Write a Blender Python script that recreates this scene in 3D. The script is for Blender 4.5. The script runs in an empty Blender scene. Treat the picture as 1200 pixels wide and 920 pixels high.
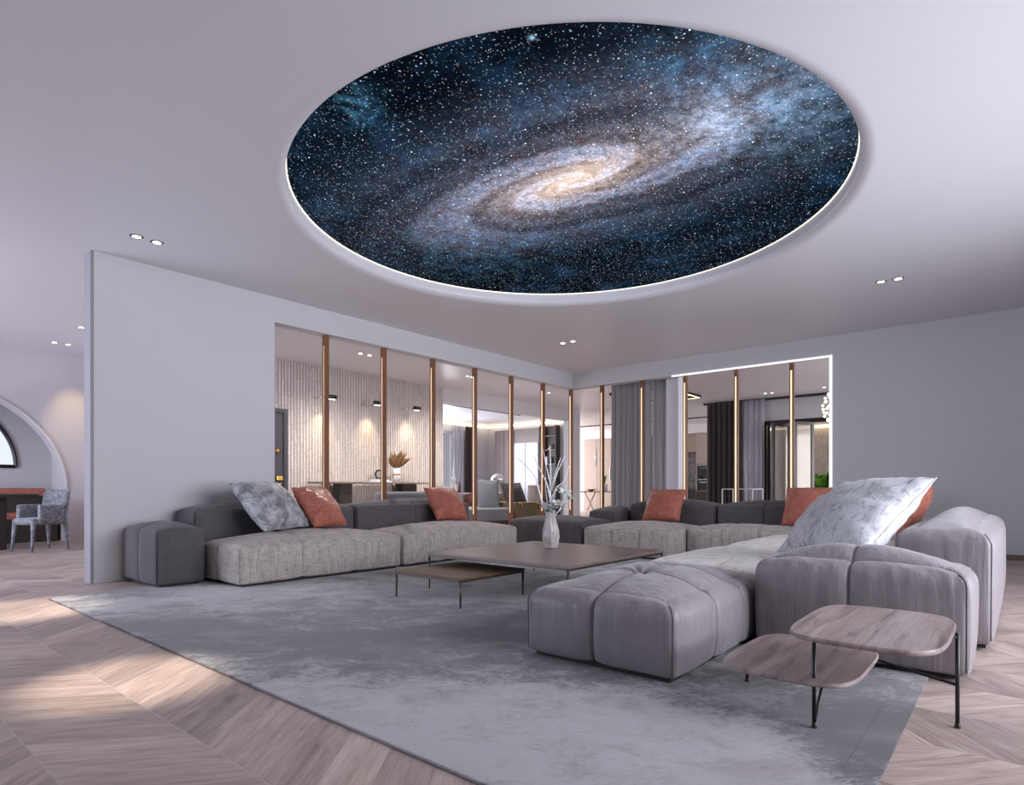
import bpy, bmesh, math, random
from mathutils import Vector, Matrix, noise
random.seed(7)
S = bpy.context.scene
COL = S.collection
PI = math.pi

# ------------------------------------------------------------------ camera, world, light, exposure
cam_d = bpy.data.cameras.new('camera'); cam = bpy.data.objects.new('camera', cam_d); COL.objects.link(cam)
cam_d.sensor_width = 36.0; cam_d.lens = 708.0/1200*36; cam_d.shift_y = 112/1200.0; cam_d.clip_start = .05; cam_d.clip_end = 200
YAW = math.atan2(593, 708) - PI/2
cam.location = (0, 0, .95); cam.rotation_euler = (PI/2, 0, YAW)
S.camera = cam
S.view_settings.view_transform = 'Standard'; S.view_settings.look = 'None'
S.view_settings.gamma = 1.0; S.view_settings.use_curve_mapping = False
S.view_settings.exposure = 0.0
try:
    S.cycles.use_denoising = True
    S.cycles.max_bounces = 8; S.cycles.diffuse_bounces = 5; S.cycles.glossy_bounces = 3
    S.cycles.transparent_max_bounces = 8; S.cycles.sample_clamp_indirect = 4.0
    S.cycles.caustics_reflective = False; S.cycles.caustics_refractive = False
except Exception: pass
W = bpy.data.worlds.new('sky'); S.world = W; W.use_nodes = True
bg = W.node_tree.nodes['Background']; bg.inputs[0].default_value = (.86, .92, 1.0, 1); bg.inputs[1].default_value = 1.0

def area(name, loc, direction, sx, sy, power, color, spread=PI):
    d = bpy.data.lights.new(name, 'AREA'); d.shape = 'RECTANGLE'; d.size = sx; d.size_y = sy
    d.energy = power; d.color = color; d.spread = spread
    o = bpy.data.objects.new(name, d); COL.objects.link(o); o.location = loc
    o.rotation_euler = Vector(direction).to_track_quat('-Z', 'Y').to_euler()
    return o
DAY = (.86, .89, 1.0)
YB = -2.5
area('daylight_main_window', (4.5, YB+.08, 1.65), (-.06, 1, -.06), 5.2, 2.8, 225, (.85, .865, .98), 2.1)
area('ceiling_fill', (4.6, YB+.1, .9), (0, 1, 1.2), 4.6, 1.2, 8, (.60, .74, 1.0), 2.4)  # added up-tilted fill that brightens the ceiling
area('daylight_dining_window', (-4.12, 10.0, 1.7), (1, 0, .35), 4.4, 2.6, 540, (.74, .80, 1.0))
area('daylight_living_window', (13.0, 15.3, 1.9), (0, -1, -.05), 4.0, 1.9, 260, DAY)
area('hall_fill', (13.4, YB+.08, 1.6), (0, 1, .15), 4.6, 2.6, 190, (.86, .86, 1))  # added hall fill, set at an invented window out of view
area('kitchen_fill', (19.5, 17.9, 1.7), (0, -1, 0), 4.2, 2.4, 560, (1, .96, .93))  # fill added for kitchen brightness, its window unseen and invented
area('balcony_fill', (18.2, -2.2, 1.6), (0, 1, 0), 2.6, 2.4, 280, (1, .95, .88))  # added balcony fill, placed out of sight

def spot(name, loc, target, power, color, angle, blend, parent=None, r=.03):
    d = bpy.data.lights.new(name, 'SPOT'); d.energy = power; d.color = color
    d.spot_size = math.radians(angle); d.spot_blend = blend; d.shadow_soft_size = r
    o = bpy.data.objects.new(name, d); COL.objects.link(o)
    o.rotation_euler = (Vector(target)-Vector(loc)).to_track_quat('-Z', 'Y').to_euler()
    o.location = loc
    if parent: o.parent = parent; o.location = Vector(loc)-Vector(parent.location)
    return o

# ------------------------------------------------------------------ node helpers
class NT:
    def __init__(s, name):
        m = bpy.data.materials.new(name); m.use_nodes = True
        s.m = m; s.t = m.node_tree; s.b = s.t.nodes['Principled BSDF']; s._tc = None
    def n(s, typ, **kw):
        nd = s.t.nodes.new(typ)
        for k, v in kw.items(): setattr(nd, k, v)
        return nd
    def put(s, sock, v):
        if isinstance(v, (int, float)):
            sock.default_value = v
        elif isinstance(v, (tuple, list)):
            if sock.type == 'RGBA' and len(v) == 3: v = (*v, 1)
            sock.default_value = v
        elif v is not None: s.t.links.new(v, sock)
    def obj(s):
        if not s._tc: s._tc = s.n('ShaderNodeTexCoord')
        return s._tc.outputs['Object']
    def math(s, op, a, b=None, c=None, clamp=False):
        nd = s.n('ShaderNodeMath', operation=op, use_clamp=clamp)
        s.put(nd.inputs[0], a)
        if b is not None: s.put(nd.inputs[1], b)
        if c is not None: s.put(nd.inputs[2], c)
        return nd.outputs[0]
    def xyz(s, v):
        nd = s.n('ShaderNodeSeparateXYZ'); s.put(nd.inputs[0], v); return nd.outputs
    def comb(s, x, y, z):
        nd = s.n('ShaderNodeCombineXYZ')
        for i, v in enumerate((x, y, z)): s.put(nd.inputs[i], v)
        return nd.outputs[0]
    def scale(s, v, sc):
        nd = s.n('ShaderNodeVectorMath', operation='MULTIPLY'); s.put(nd.inputs[0], v); s.put(nd.inputs[1], sc); return nd.outputs[0]
    def addv(s, v, w):
        nd = s.n('ShaderNodeVectorMath', operation='ADD'); s.put(nd.inputs[0], v); s.put(nd.inputs[1], w); return nd.outputs[0]
    def noise(s, v, scale=1, detail=3, rough=.5, dist=0):
        nd = s.n('ShaderNodeTexNoise'); s.put(nd.inputs['Vector'], v); nd.inputs['Scale'].default_value = scale
        nd.inputs['Detail'].default_value = detail; nd.inputs['Roughness'].default_value = rough; nd.inputs['Distortion'].default_value = dist
        return nd.outputs['Fac']
    def vor(s, v, scale, rnd=1):
        nd = s.n('ShaderNodeTexVoronoi'); s.put(nd.inputs['Vector'], v); nd.inputs['Scale'].default_value = scale
        nd.inputs['Randomness'].default_value = rnd
        return nd.outputs['Distance'], nd.outputs['Color']
    def white(s, v):
        nd = s.n('ShaderNodeTexWhiteNoise', noise_dimensions='3D'); s.put(nd.inputs['Vector'], v); return nd.outputs['Value']
    def ramp(s, f, stops, interp='LINEAR'):
        nd = s.n('ShaderNodeValToRGB'); s.put(nd.inputs[0], f); cr = nd.color_ramp; cr.interpolation = interp
        while len(cr.elements) < len(stops): cr.elements.new(.5)
        for e, (p, c) in zip(cr.elements, stops):
            e.position = p; e.color = (*c, 1) if isinstance(c, (tuple, list)) else (c, c, c, 1)
        return nd.outputs[0]
    def mix(s, f, a, b, mode='MIX'):
        nd = s.n('ShaderNodeMix', data_type='RGBA', blend_type=mode); nd.clamp_factor = True
        s.put(nd.inputs[0], f); s.put(nd.inputs[6], a); s.put(nd.inputs[7], b); return nd.outputs[2]
    def mrange(s, v, a, b, c=0., d=1.):
        nd = s.n('ShaderNodeMapRange', interpolation_type='SMOOTHSTEP'); s.put(nd.inputs[0], v)
        for i, q in enumerate((a, b, c, d)): nd.inputs[i+1].default_value = q
        return nd.outputs[0]
    def bump(s, h, strength=.3, dist=.01):
        nd = s.n('ShaderNodeBump'); nd.inputs['Strength'].default_value = strength; nd.inputs['Distance'].default_value = dist
        s.put(nd.inputs['Height'], h); s.t.links.new(nd.outputs[0], s.b.inputs['Normal'])
    def set(s, col=None, rough=None, metal=None, spec=None, emit=None, es=None, alpha=None, sheen=None, trans=None, coat=None):
        I = s.b.inputs
        for k, v in (('Base Color', col), ('Roughness', rough), ('Metallic', metal), ('Specular IOR Level', spec), ('Emission Color', emit),
                     ('Emission Strength', es), ('Alpha', alpha), ('Sheen Weight', sheen), ('Transmission Weight', trans), ('Coat Weight', coat)):
            if v is not None: s.put(I[k], v)
        return s.m

def plain(name, col, rough=.6, metal=0, spec=.5, var=.06, scale=40, bump=0, **kw):
    t = NT(name); nz = t.noise(t.obj(), scale, 4)
    lo = tuple(max(0, c*(1-var)) for c in col); hi = tuple(c*(1+var) for c in col)
    t.set(t.ramp(nz, [(.3, lo), (.7, hi)]), rough, metal, spec, **kw)
    if bump: t.bump(nz, bump, .004)
    return t.m
def glow(name, col, strength):
    t = NT(name); return t.set((.8, .8, .8), .5, emit=col, es=strength)

# ------------------------------------------------------------------ materials
MAT = {}
MAT['wall'] = plain('wall_plaster', (.62, .615, .635), .75, spec=.25, var=.025, scale=160, bump=.05)
MAT['wall2'] = plain('dining_plaster', (.60, .565, .575), .8, spec=.2, var=.03, scale=160, bump=.05)
MAT['ceil'] = plain('ceiling_paint', (.75, .74, .77), .38, spec=.5, var=.02, scale=120)
MAT['white'] = plain('white_paint', (.8, .8, .82), .45, var=.02)
MAT['edge'] = plain('darkened_wall_end', (.30, .29, .31), .6)  # darker than the plaster, against strong light on the wall end
MAT['black'] = plain('black_metal', (.012, .012, .013), .4, var=.1)
MAT['plinth'] = plain('plinth_black', (.01, .01, .011), .7)
MAT['brass'] = plain('brass', (.75, .47, .12), .25, 1.0)
MAT['bronze'] = plain('bronze_metal', (.10, .085, .075), .35, .8)
MAT['chrome'] = plain('chrome', (.75, .76, .8), .12, 1.0)
MAT['skirt'] = plain('skirting_wood', (.19, .14, .12), .55, var=.15)
MAT['taupe'] = plain('taupe_panel', (.26, .215, .205), .3, var=.05)
MAT['pale'] = plain('painted_window_reflection', (.62, .60, .65), .2, var=.02)
MAT['beige'] = plain('beige_laminate', (.43, .35, .31), .45, var=.05)
MAT['darkwood'] = plain('dark_wood', (.035, .024, .02), .45, var=.2)
MAT['brown_curtain'] = plain('brown_curtain', (.042, .03, .027), .9, var=.15, sheen=.2)
MAT['grey_curtain'] = plain('grey_curtain', (.37, .36, .37), .9, var=.12, sheen=.2)
MAT['olive'] = plain('olive_leather', (.12, .085, .04), .5, var=.15)
MAT['greyfab'] = plain('grey_fabric', (.2, .205, .22), .9, var=.15, scale=90)
MAT['furdark'] = plain('dark_fur', (.07, .065, .07), .95, var=.6, scale=30)
MAT['maroon'] = plain('maroon_leather', (.12, .035, .03), .45)
MAT['doorgrey'] = plain('charcoal_door', (.06, .055, .068), .5)
MAT['slab'] = plain('slate_dark', (.05, .045, .05), .5)
MAT['green'] = plain('leaf_green', (.12, .33, .03), .5, var=.5, scale=9)
MAT['pampas'] = plain('dried_pampas', (.23, .12, .055), .9, var=.4)
MAT['lightlens'] = glow('lamp_lens', (1, .93, .8), 14.0)
MAT['led'] = glow('led_warm', (1, .72, .40), 1.25)
MAT['ledring'] = glow('led_ring', (1, .86, .62), 1.4)
MAT['trimglow'] = glow('glowing_trim', (.93, .93, 1), .85)  # emission that gives the white opening trim its bright look
MAT['ledcove'] = glow('led_cove', (1, .82, .6), 2.6)
MAT['ledgold'] = glow('led_gold', (1, .75, .4), 3.5)
MAT['bulb'] = glow('crystal_bulb', (1, .85, .6), 2.0)

def m_glass(name, col, alpha):
    t = NT(name); t.set(col, .08, alpha=alpha); return t.m
MAT['glass'] = m_glass('door_glass', (.36, .34, .34), .72)
MAT['sheer'] = m_glass('sheer_fabric', (.5, .5, .56), .62)
MAT['sheer2'] = m_glass('sheer_grey', (.46, .46, .48), .9)
MAT['crystal'] = m_glass('crystal', (.9, .8, .6), .6)

def m_floor():
    t = NT('chevron_oak'); x, y, z = t.xyz(t.obj())
    w = .43
    q = t.math('DIVIDE', t.math('SUBTRACT', x, .985), w); k = t.math('FLOOR', q); fx = t.math('MULTIPLY', t.math('SUBTRACT', q, k), w)
    sgn = t.math('SUBTRACT', 1.0, t.math('MULTIPLY', 2.0, t.math('FLOORED_MODULO', k, 2.0)))
    s = t.math('SUBTRACT', y, t.math('MULTIPLY', t.math('MULTIPLY', sgn, .82), fx))
    bw = .235
    bq = t.math('DIVIDE', s, bw); bi = t.math('FLOOR', bq); bf = t.math('SUBTRACT', bq, bi)
    rnd = t.white(t.comb(k, bi, 3.0)); rnd2 = t.white(t.comb(bi, k, 9.0))
    # grain: stretched along the board
    al = t.math('ADD', fx, t.math('MULTIPLY', t.math('MULTIPLY', sgn, .82), y)); ac = s
    gv = t.comb(t.math('ADD', t.math('MULTIPLY', al, 1.3), t.math('MULTIPLY', rnd, 40)), t.math('ADD', t.math('MULTIPLY', ac, 9.0), t.math('MULTIPLY', rnd2, 90)), 0.0)
    g1 = t.noise(gv, 1.6, 5, .6, .9); g2 = t.noise(t.scale(gv, (1.5, 6.0, 1)), 2.0, 4, .65, .4)
    knot = t.noise(t.comb(t.math('MULTIPLY', al, 2.2), t.math('ADD', t.math('MULTIPLY', ac, 5.5), t.math('MULTIPLY', rnd, 50)), 1.0), 1.0, 2)
    base = t.ramp(t.math('ADD', t.math('MULTIPLY', g1, .6), t.math('MULTIPLY', g2, .4)), [(.30, (.17, .125, .115)), (.43, (.33, .27, .255)), (.55, (.43, .365, .345)), (.72, (.55, .485, .46))])
    base = t.mix(t.math('MULTIPLY', t.mrange(knot, .66, .8), .6), base, (.10, .07, .06))
    tint = t.math('ADD', .76, t.math('MULTIPLY', rnd, .46))
    base = t.mix(1.0, base, t.comb(t.math('MULTIPLY', tint, 1.12), t.math('MULTIPLY', tint, 1.05), t.math('MULTIPLY', tint, 1.0)), 'MULTIPLY')
    e1 = t.math('MINIMUM', fx, t.math('SUBTRACT', w, fx)); seam = t.mrange(e1, .0015, .004, 1, 0)
    e2 = t.math('MULTIPLY', t.math('MINIMUM', bf, t.math('SUBTRACT', 1.0, bf)), bw); gap = t.mrange(e2, .001, .003, .55, 0)
    base = t.mix(gap, base, (.2, .16, .15)); base = t.mix(t.math('MULTIPLY', seam, .6), base, (.52, .47, .44))
    t.set(base, t.math('ADD', .36, t.math('MULTIPLY', g1, .2)), spec=.45)
    t.bump(t.math('SUBTRACT', t.math('MULTIPLY', g2, .35), t.math('MAXIMUM', gap, seam)), .25, .004)
    return t.m
MAT['floor'] = m_floor()

def m_rug():
    t = NT('rug_abstract'); o = t.obj(); x, y, z = t.xyz(o)
    rot = t.comb(t.math('ADD', t.math('MULTIPLY', x, .64), t.math('MULTIPLY', y, -.77)), t.math('ADD', t.math('MULTIPLY', x, .77), t.math('MULTIPLY', y, .64)), 0.0)
    st = t.scale(rot, (.85, 1.15, 1))
    a = t.noise(t.addv(st, (5.3, 1.2, 0)), .62, 9, .60, .6); b = t.noise(t.addv(st, (7, 3, 0)), 4.6, 9, .74, .7); c = t.noise(t.scale(rot, (9, 17, 1)), 3, 6, .72, .4)
    v = t.math('ADD', t.math('ADD', t.math('MULTIPLY', a, .50), t.math('MULTIPLY', b, .32)), t.math('MULTIPLY', c, .18))
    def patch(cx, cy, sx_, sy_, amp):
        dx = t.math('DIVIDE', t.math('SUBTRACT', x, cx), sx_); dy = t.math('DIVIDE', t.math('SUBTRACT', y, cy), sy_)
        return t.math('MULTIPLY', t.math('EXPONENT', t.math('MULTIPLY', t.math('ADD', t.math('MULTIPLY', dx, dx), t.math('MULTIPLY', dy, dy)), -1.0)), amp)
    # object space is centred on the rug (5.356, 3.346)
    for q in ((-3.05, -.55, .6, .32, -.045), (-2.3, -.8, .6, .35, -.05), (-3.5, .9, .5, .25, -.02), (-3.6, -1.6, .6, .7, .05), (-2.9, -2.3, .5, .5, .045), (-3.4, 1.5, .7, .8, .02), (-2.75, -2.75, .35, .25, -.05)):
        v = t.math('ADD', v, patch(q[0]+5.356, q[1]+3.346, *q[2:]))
    v = t.math('ADD', t.math('MULTIPLY', t.math('SUBTRACT', v, .5), 1.5), .506)
    col = t.ramp(v, [(.40, (.06, .058, .066)), (.45, (.10, .096, .106)), (.485, (.155, .151, .161)), (.50, (.235, .228, .234)), (.55, (.32, .312, .318)), (.64, (.41, .405, .415))])
    warm = t.noise(t.addv(st, (2, 11, 0)), 1.3, 4)
    col = t.mix(t.math('MULTIPLY', t.mrange(warm, .55, .7), .4), col, (.27, .21, .20))
    t.set(col, .95, spec=.15, sheen=.3)
    t.bump(t.math('ADD', b, t.noise(o, 250, 2)), .3, .006); return t.m
MAT['rug'] = m_rug()

def m_wood(name, c0, c1, c2, along='x', rough=.4, sc=1.0):
    t = NT(name); o = t.obj()
    s = {'x': (1.2, 14, 14), 'y': (14, 1.2, 14), 'z': (14, 14, 1.0)}[along]
    v = t.scale(o, tuple(q*sc for q in s))
    g = t.noise(v, 1.3, 6, .62, .8); g2 = t.noise(t.scale(v, (4, 4, 4)), 2, 3, .6)
    t.set(t.ramp(t.math('ADD', t.math('MULTIPLY', g, .75), t.math('MULTIPLY', g2, .25)), [(.33, c0), (.5, c1), (.66, c2)]), rough)
    t.bump(g2, .08, .003); return t.m
MAT['walnut'] = m_wood('walnut_top', (.105, .075, .066), (.205, .152, .138), (.27, .21, .19), 'y', .33)
MAT['walnut_dark'] = m_wood('dark_walnut_top', (.055, .032, .014), (.11, .066, .03), (.15, .095, .045), 'y', .5)
MAT['ashwood'] = m_wood('grey_walnut_top', (.14, .10, .094), (.34, .265, .25), (.46, .385, .365), 'x', .33)
MAT['post'] = m_wood('post_wood', (.12, .05, .022), (.215, .092, .043), (.30, .138, .068), 'z', .33)

def m_tweed(name, a, b, c):
    t = NT(name); o = t.obj()
    v1 = t.noise(t.scale(o, (120, 120, 6)), 1, 3, .6); v2 = t.noise(t.scale(o, (9, 9, 130)), 1, 3, .6); v3 = t.noise(o, 200, 2); v4 = t.noise(t.scale(o, (16, 16, 3)), 1, 2)
    v = t.math('ADD', t.math('ADD', t.math('MULTIPLY', v1, .38), t.math('MULTIPLY', v2, .32)), t.math('ADD', t.math('MULTIPLY', v3, .18), t.math('MULTIPLY', v4, .12)))
    t.set(t.ramp(v, [(.37, a), (.48, b), (.6, c)]), .95, spec=.1, sheen=.15)
    t.bump(t.math('ADD', t.math('ADD', v1, v2), v3), .5, .004); return t.m
MAT['tweed'] = m_tweed('tweed_fabric', (.15, .13, .115), (.43, .385, .35), (.60, .555, .51))
MAT['tweed2'] = m_tweed('pale_tweed_fabric', (.42, .39, .36), (.70, .66, .62), (.82, .79, .75))

def m_leather(name, col, var, rough, wr=.35):
    t = NT(name); o = t.obj()
    f = t.noise(t.scale(o, (1, 1, 1)), 230, 3); w = t.noise(t.scale(o, (17, 17, 2.2)), 1, 3, .55, .3); big = t.noise(o, 9, 4)
    v = t.math('ADD', t.math('MULTIPLY', f, .4), t.math('ADD', t.math('MULTIPLY', w, .3), t.math('MULTIPLY', big, .3)))
    t.set(t.ramp(v, [(.35, tuple(c*(1-var) for c in col)), (.65, tuple(c*(1+var) for c in col))]), rough, spec=.35, sheen=.12 if rough > .6 else .28)
    t.bump(t.math('ADD', t.math('MULTIPLY', f, .06), t.math('MULTIPLY', w, 1.0)), wr, .02); return t.m
MAT['darkfab'] = m_leather('charcoal_fabric', (.098, .088, .095), .2, .85, .08)
MAT['velvet'] = m_leather('grey_nubuck', (.225, .20, .212), .16, .42, .42)
MAT['piping_dark'] = plain('piping_dark', (.03, .028, .03), .8)
MAT['piping_grey'] = plain('piping_grey', (.17, .155, .165), .6)

def m_marble():
    t = NT('marbled_velvet'); o = t.obj()
    a = t.noise(o, 7.5, 7, .7, .5); b = t.noise(t.scale(o, (2, 1, 1)), 14, 5, .65, .8)
    v = t.math('ADD', t.math('MULTIPLY', a, .7), t.math('MULTIPLY', b, .3))
    t.set(t.ramp(v, [(.36, (.10, .10, .115)), (.46, (.22, .22, .24)), (.54, (.40, .40, .425)), (.66, (.55, .55, .58))]), .5, spec=.4, sheen=.3)
    t.bump(t.math('ADD', a, t.math('MULTIPLY', t.noise(o, 18, 5, .6, 1.5), .5)), .25, .02); return t.m
MAT['marble'] = m_marble()
def m_marble2():
    t = NT('crushed_velvet'); o = t.obj()
    b = t.noise(t.scale(o, (2.2, 1, 1)), 6.5, 6, .66, 2.6); a = t.math('ABSOLUTE', t.math('SUBTRACT', b, .5)); c = t.noise(o, 4, 4)
    vein = t.mrange(a, .0, .045, 1, 0)
    col = t.ramp(t.math('ADD', t.math('MULTIPLY', b, .6), t.math('MULTIPLY', c, .4)), [(.36, (.2, .205, .22)), (.5, (.42, .425, .45)), (.64, (.62, .625, .66))])
    t.set(t.mix(t.math('MULTIPLY', vein, .55), col, (.8, .8, .83)), .38, spec=.6, sheen=.3)
    t.bump(t.math('ADD', b, t.math('MULTIPLY', vein, .3)), .3, .02); return t.m
MAT['marble2'] = m_marble2()
def m_orange():
    t = NT('orange_satin'); o = t.obj(); a = t.noise(o, 7, 5, .6, 1.2); b = t.noise(t.scale(o, (1, 3, 1)), 14, 4, .6, 1.0)
    t.set(t.ramp(a, [(.3, (.42, .105, .06)), (.7, (.55, .18, .12))]), .24, spec=.8)
    t.bump(t.math('ADD', t.math('MULTIPLY', a, 1.0), t.math('MULTIPLY', b, .8)), .9, .04); return t.m
MAT['orange'] = m_orange()
def m_velvetchair():
    t = NT('mottled_velvet'); o = t.obj(); a = t.noise(o, 22, 5, .65, 1.0)
    t.set(t.ramp(a, [(.38, (.10, .105, .12)), (.62, (.34, .345, .38))]), .8, sheen=.3); return t.m
MAT['mottled'] = m_velvetchair()
def m_brick():
    t = NT('ridged_white_stone'); o = t.obj(); x, y, z = t.xyz(o)
    p = .063; fx = t.math('FRACT', t.math('DIVIDE', x, p)); k = t.math('FLOOR', t.math('DIVIDE', x, p))
    e = t.math('MINIMUM', fx, t.math('SUBTRACT', 1.0, fx)); groove = t.mrange(e, .05, .16, 1, 0)
    zz = t.math('ADD', t.math('MULTIPLY', z, 3.6), t.math('MULTIPLY', t.white(t.comb(k, 1.0, 0.0)), 5)); fz = t.math('FRACT', zz)
    brk = t.mrange(t.math('MINIMUM', fz, t.math('SUBTRACT', 1.0, fz)), .015, .035, .6, 0)
    rb = t.white(t.comb(k, t.math('FLOOR', zz), 5.0)); nz = t.noise(o, 26, 4, .6)
    col = t.ramp(t.math('ADD', t.math('MULTIPLY', rb, .2), t.math('MULTIPLY', nz, .75)), [(.3, (.52, .47, .455)), (.62, (.66, .61, .60))])
    g2 = t.math('MULTIPLY', t.math('MAXIMUM', groove, t.math('MULTIPLY', brk, .8)), t.math('ADD', .35, t.math('MULTIPLY', nz, .7)))
    t.set(t.mix(t.math('MULTIPLY', g2, 1.15, clamp=True) if False else t.math('MINIMUM', t.math('MULTIPLY', g2, 1.2), .95), col, (.37, .27, .16)), .85); t.bump(nz, .3, .01); return t.m
MAT['brick'] = m_brick()
def m_backwall():
    t = NT('beige_textured'); a = t.noise(t.obj(), 12, 6, .7, .5)
    t.set(t.ramp(a, [(.35, (.33, .28, .25)), (.65, (.47, .42, .39))]), .8); t.bump(a, .3, .02); return t.m
MAT['backwall'] = m_backwall()
def m_ceramic():
    t = NT('ribbed_ceramic'); a = t.noise(t.scale(t.obj(), (9, 9, 4)), 1, 4, .6)
    t.set(t.ramp(a, [(.35, (.36, .31, .30)), (.62, (.62, .57, .56))]), .22, spec=.6); return t.m
MAT['ceramic'] = m_ceramic()
MAT['twig'] = plain('white_twig', (.8, .79, .8), .5, var=.05)
MAT['petal'] = plain('white_petal', (.9, .91, .9), .5, var=.05)

R_DISC = 2.33
GTILT = -.03
def m_galaxy():
    t = NT('galaxy_light_print'); x, y, z = t.xyz(t.obj())
    X = t.math('DIVIDE', x, R_DISC); Y = t.math('DIVIDE', y, R_DISC); P = t.comb(X, Y, 0.0)
    def mul(*q):
        r_ = q[0]
        for k in q[1:]: r_ = t.math('MULTIPLY', r_, k)
        return r_
    def cs(v, c): return t.scale(t.comb(v, v, v), c)
    wob = t.noise(P, 4.0, 5, .6); wob2 = t.noise(t.addv(P, (5, 2, 0)), 4.5, 5, .6)
    a = mul(t.math('ADD', Y, .154), -1.0); b = t.math('ADD', X, .167)
    # the disc bends gently along its length
    b = t.math('ADD', b, mul(a, a, .03)); b = t.math('ADD', b, mul(a, GTILT))
    a = t.math('ADD', a, mul(t.math('SUBTRACT', wob, .5), .10)); b = t.math('ADD', b, mul(t.math('SUBTRACT', wob2, .5), .09))
    A = t.math('DIVIDE', a, 1.0); B = t.math("DIVIDE", b, .44)
    r2 = t.math('ADD', mul(A, A), mul(B, B)); r = t.math('SQRT', r2)
    th = t.math('ARCTAN2', B, A); lr = t.math('LOGARITHM', t.math('ADD', r, .05), 2.718)
    ph = t.math('ADD', t.math('ADD', mul(th, 2.0), mul(lr, 6.2)), mul(t.math('SUBTRACT', wob2, .5), 2.2))
    arm = t.mrange(t.math('COSINE', t.math('ADD', ph, 2.6)), -.4, .95)
    fila = t.mrange(t.math('COSINE', t.math('ADD', mul(ph, 3.0), mul(wob, 9.0))), -.6, 1.0)
    fine = t.noise(P, 30, 7, .78); mid = t.noise(P, 10, 7, .74, .4); grit = t.noise(P, 85, 4, .8)
    disc = t.math('EXPONENT', mul(r2, -2.3)); halo = t.math('EXPONENT', mul(t.math('POWER', r, 1.8), -1.9))
    core = t.math('EXPONENT', mul(r2, -26.0)); bulge = t.math('EXPONENT', mul(r2, -7.5))
    gr = mul(t.mrange(fine, .30, .68, .25, 1.2), t.mrange(grit, .3, .7, .45, 1.4))
    body = mul(disc, t.math('ADD', .30, t.math('ADD', mul(arm, .75), mul(fila, .25))), gr)
    outer = mul(halo, t.math('ADD', .35, mul(arm, .9)), t.mrange(mid, .36, .66, .15, 1.1), t.mrange(grit, .3, .7, .5, 1.3))
    base = t.noise(P, 2.0, 5, .6)
    col = cs(t.mrange(base, .35, .7, .35, 1.5), (.0032, .007, .0145))
    col = t.addv(col, cs(mul(t.mrange(t.noise(t.addv(P, (9, 4, 0)), 4.2, 6, .7), .47, .72), t.mrange(fine, .3, .7, .4, 1.2)), (.008, .032, .075)))
    col = t.addv(col, cs(outer, (.04, .15, .32)))
    col = t.addv(col, cs(body, (.33, .295, .37)))
    col = t.addv(col, cs(mul(bulge, gr), (.34, .22, .17)))
    col = t.addv(col, cs(core, (.62, .47, .33)))
    lane = mul(t.mrange(t.noise(t.addv(P, (3, 8, 0)), 15, 6, .75, .6), .50, .62), t.mrange(fila, .2, .6, 1, .15), t.math('MINIMUM', mul(disc, 1.0), .6), t.math('SUBTRACT', 1.0, core))
    col = t.mix(lane, col, (.085, .038, .032))
    def blob(cx, cy, s_, c, lo=.45, hi=.75):
        dx = t.math('SUBTRACT', X, cx); dy = t.math('SUBTRACT', Y, cy)
        d = t.math('EXPONENT', mul(t.math('ADD', mul(dx, dx), mul(dy, dy)), -1/(s_*s_)))
        return cs(mul(d, t.mrange(mid, lo, hi), t.mrange(fine, .3, .7, .3, 1.3)), c)
    col = t.addv(col, blob(-.88, .08, .075, (.10, .36, .62))); col = t.addv(col, blob(-.782, -.466, .007, (.5, .9, 1.2), .0, .3))
    col = t.addv(col, blob(-.47, -.77, .13, (.04, .20, .36))); col = t.addv(col, blob(-.10, -.84, .20, (.18, .32, .50), .35, .65))
    col = t.addv(col, blob(-.17, -.64, .12, (.34, .37, .45), .3, .6)); col = t.addv(col, blob(.1, .55, .3, (.04, .14, .22)))
    for sc, th0, pw, amp, hue in ((17, .06, 5.0, 7.0, 2), (36, .13, 3.4, 5.5, 5), (64, .20, 2.0, 3.2, 8), (120, .30, 1.5, 2.0, 3)):
        d, c = t.vor(t.addv(P, (hue, hue*.7, 0)), sc); cx, cy, cz = t.xyz(c)
        st = mul(t.mrange(d, 0.0, th0, 1, 0), t.math('POWER', cx, pw), amp)
        dens = t.math('ADD', .6, mul(halo, .6))
        tint = t.mix(t.mrange(cy, .95, .98), t.mix(cy, (.42, .68, 1.0), (.95, .98, 1.0)), (1, .34, .12))
        v = mul(st, dens); col = t.addv(col, t.mix(1.0, tint, t.comb(v, v, v), 'MULTIPLY'))
    t.set((.0, .0, .0), .5, spec=.0, emit=col, es=1.0); return t.m
MAT['galaxy'] = m_galaxy()

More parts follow.
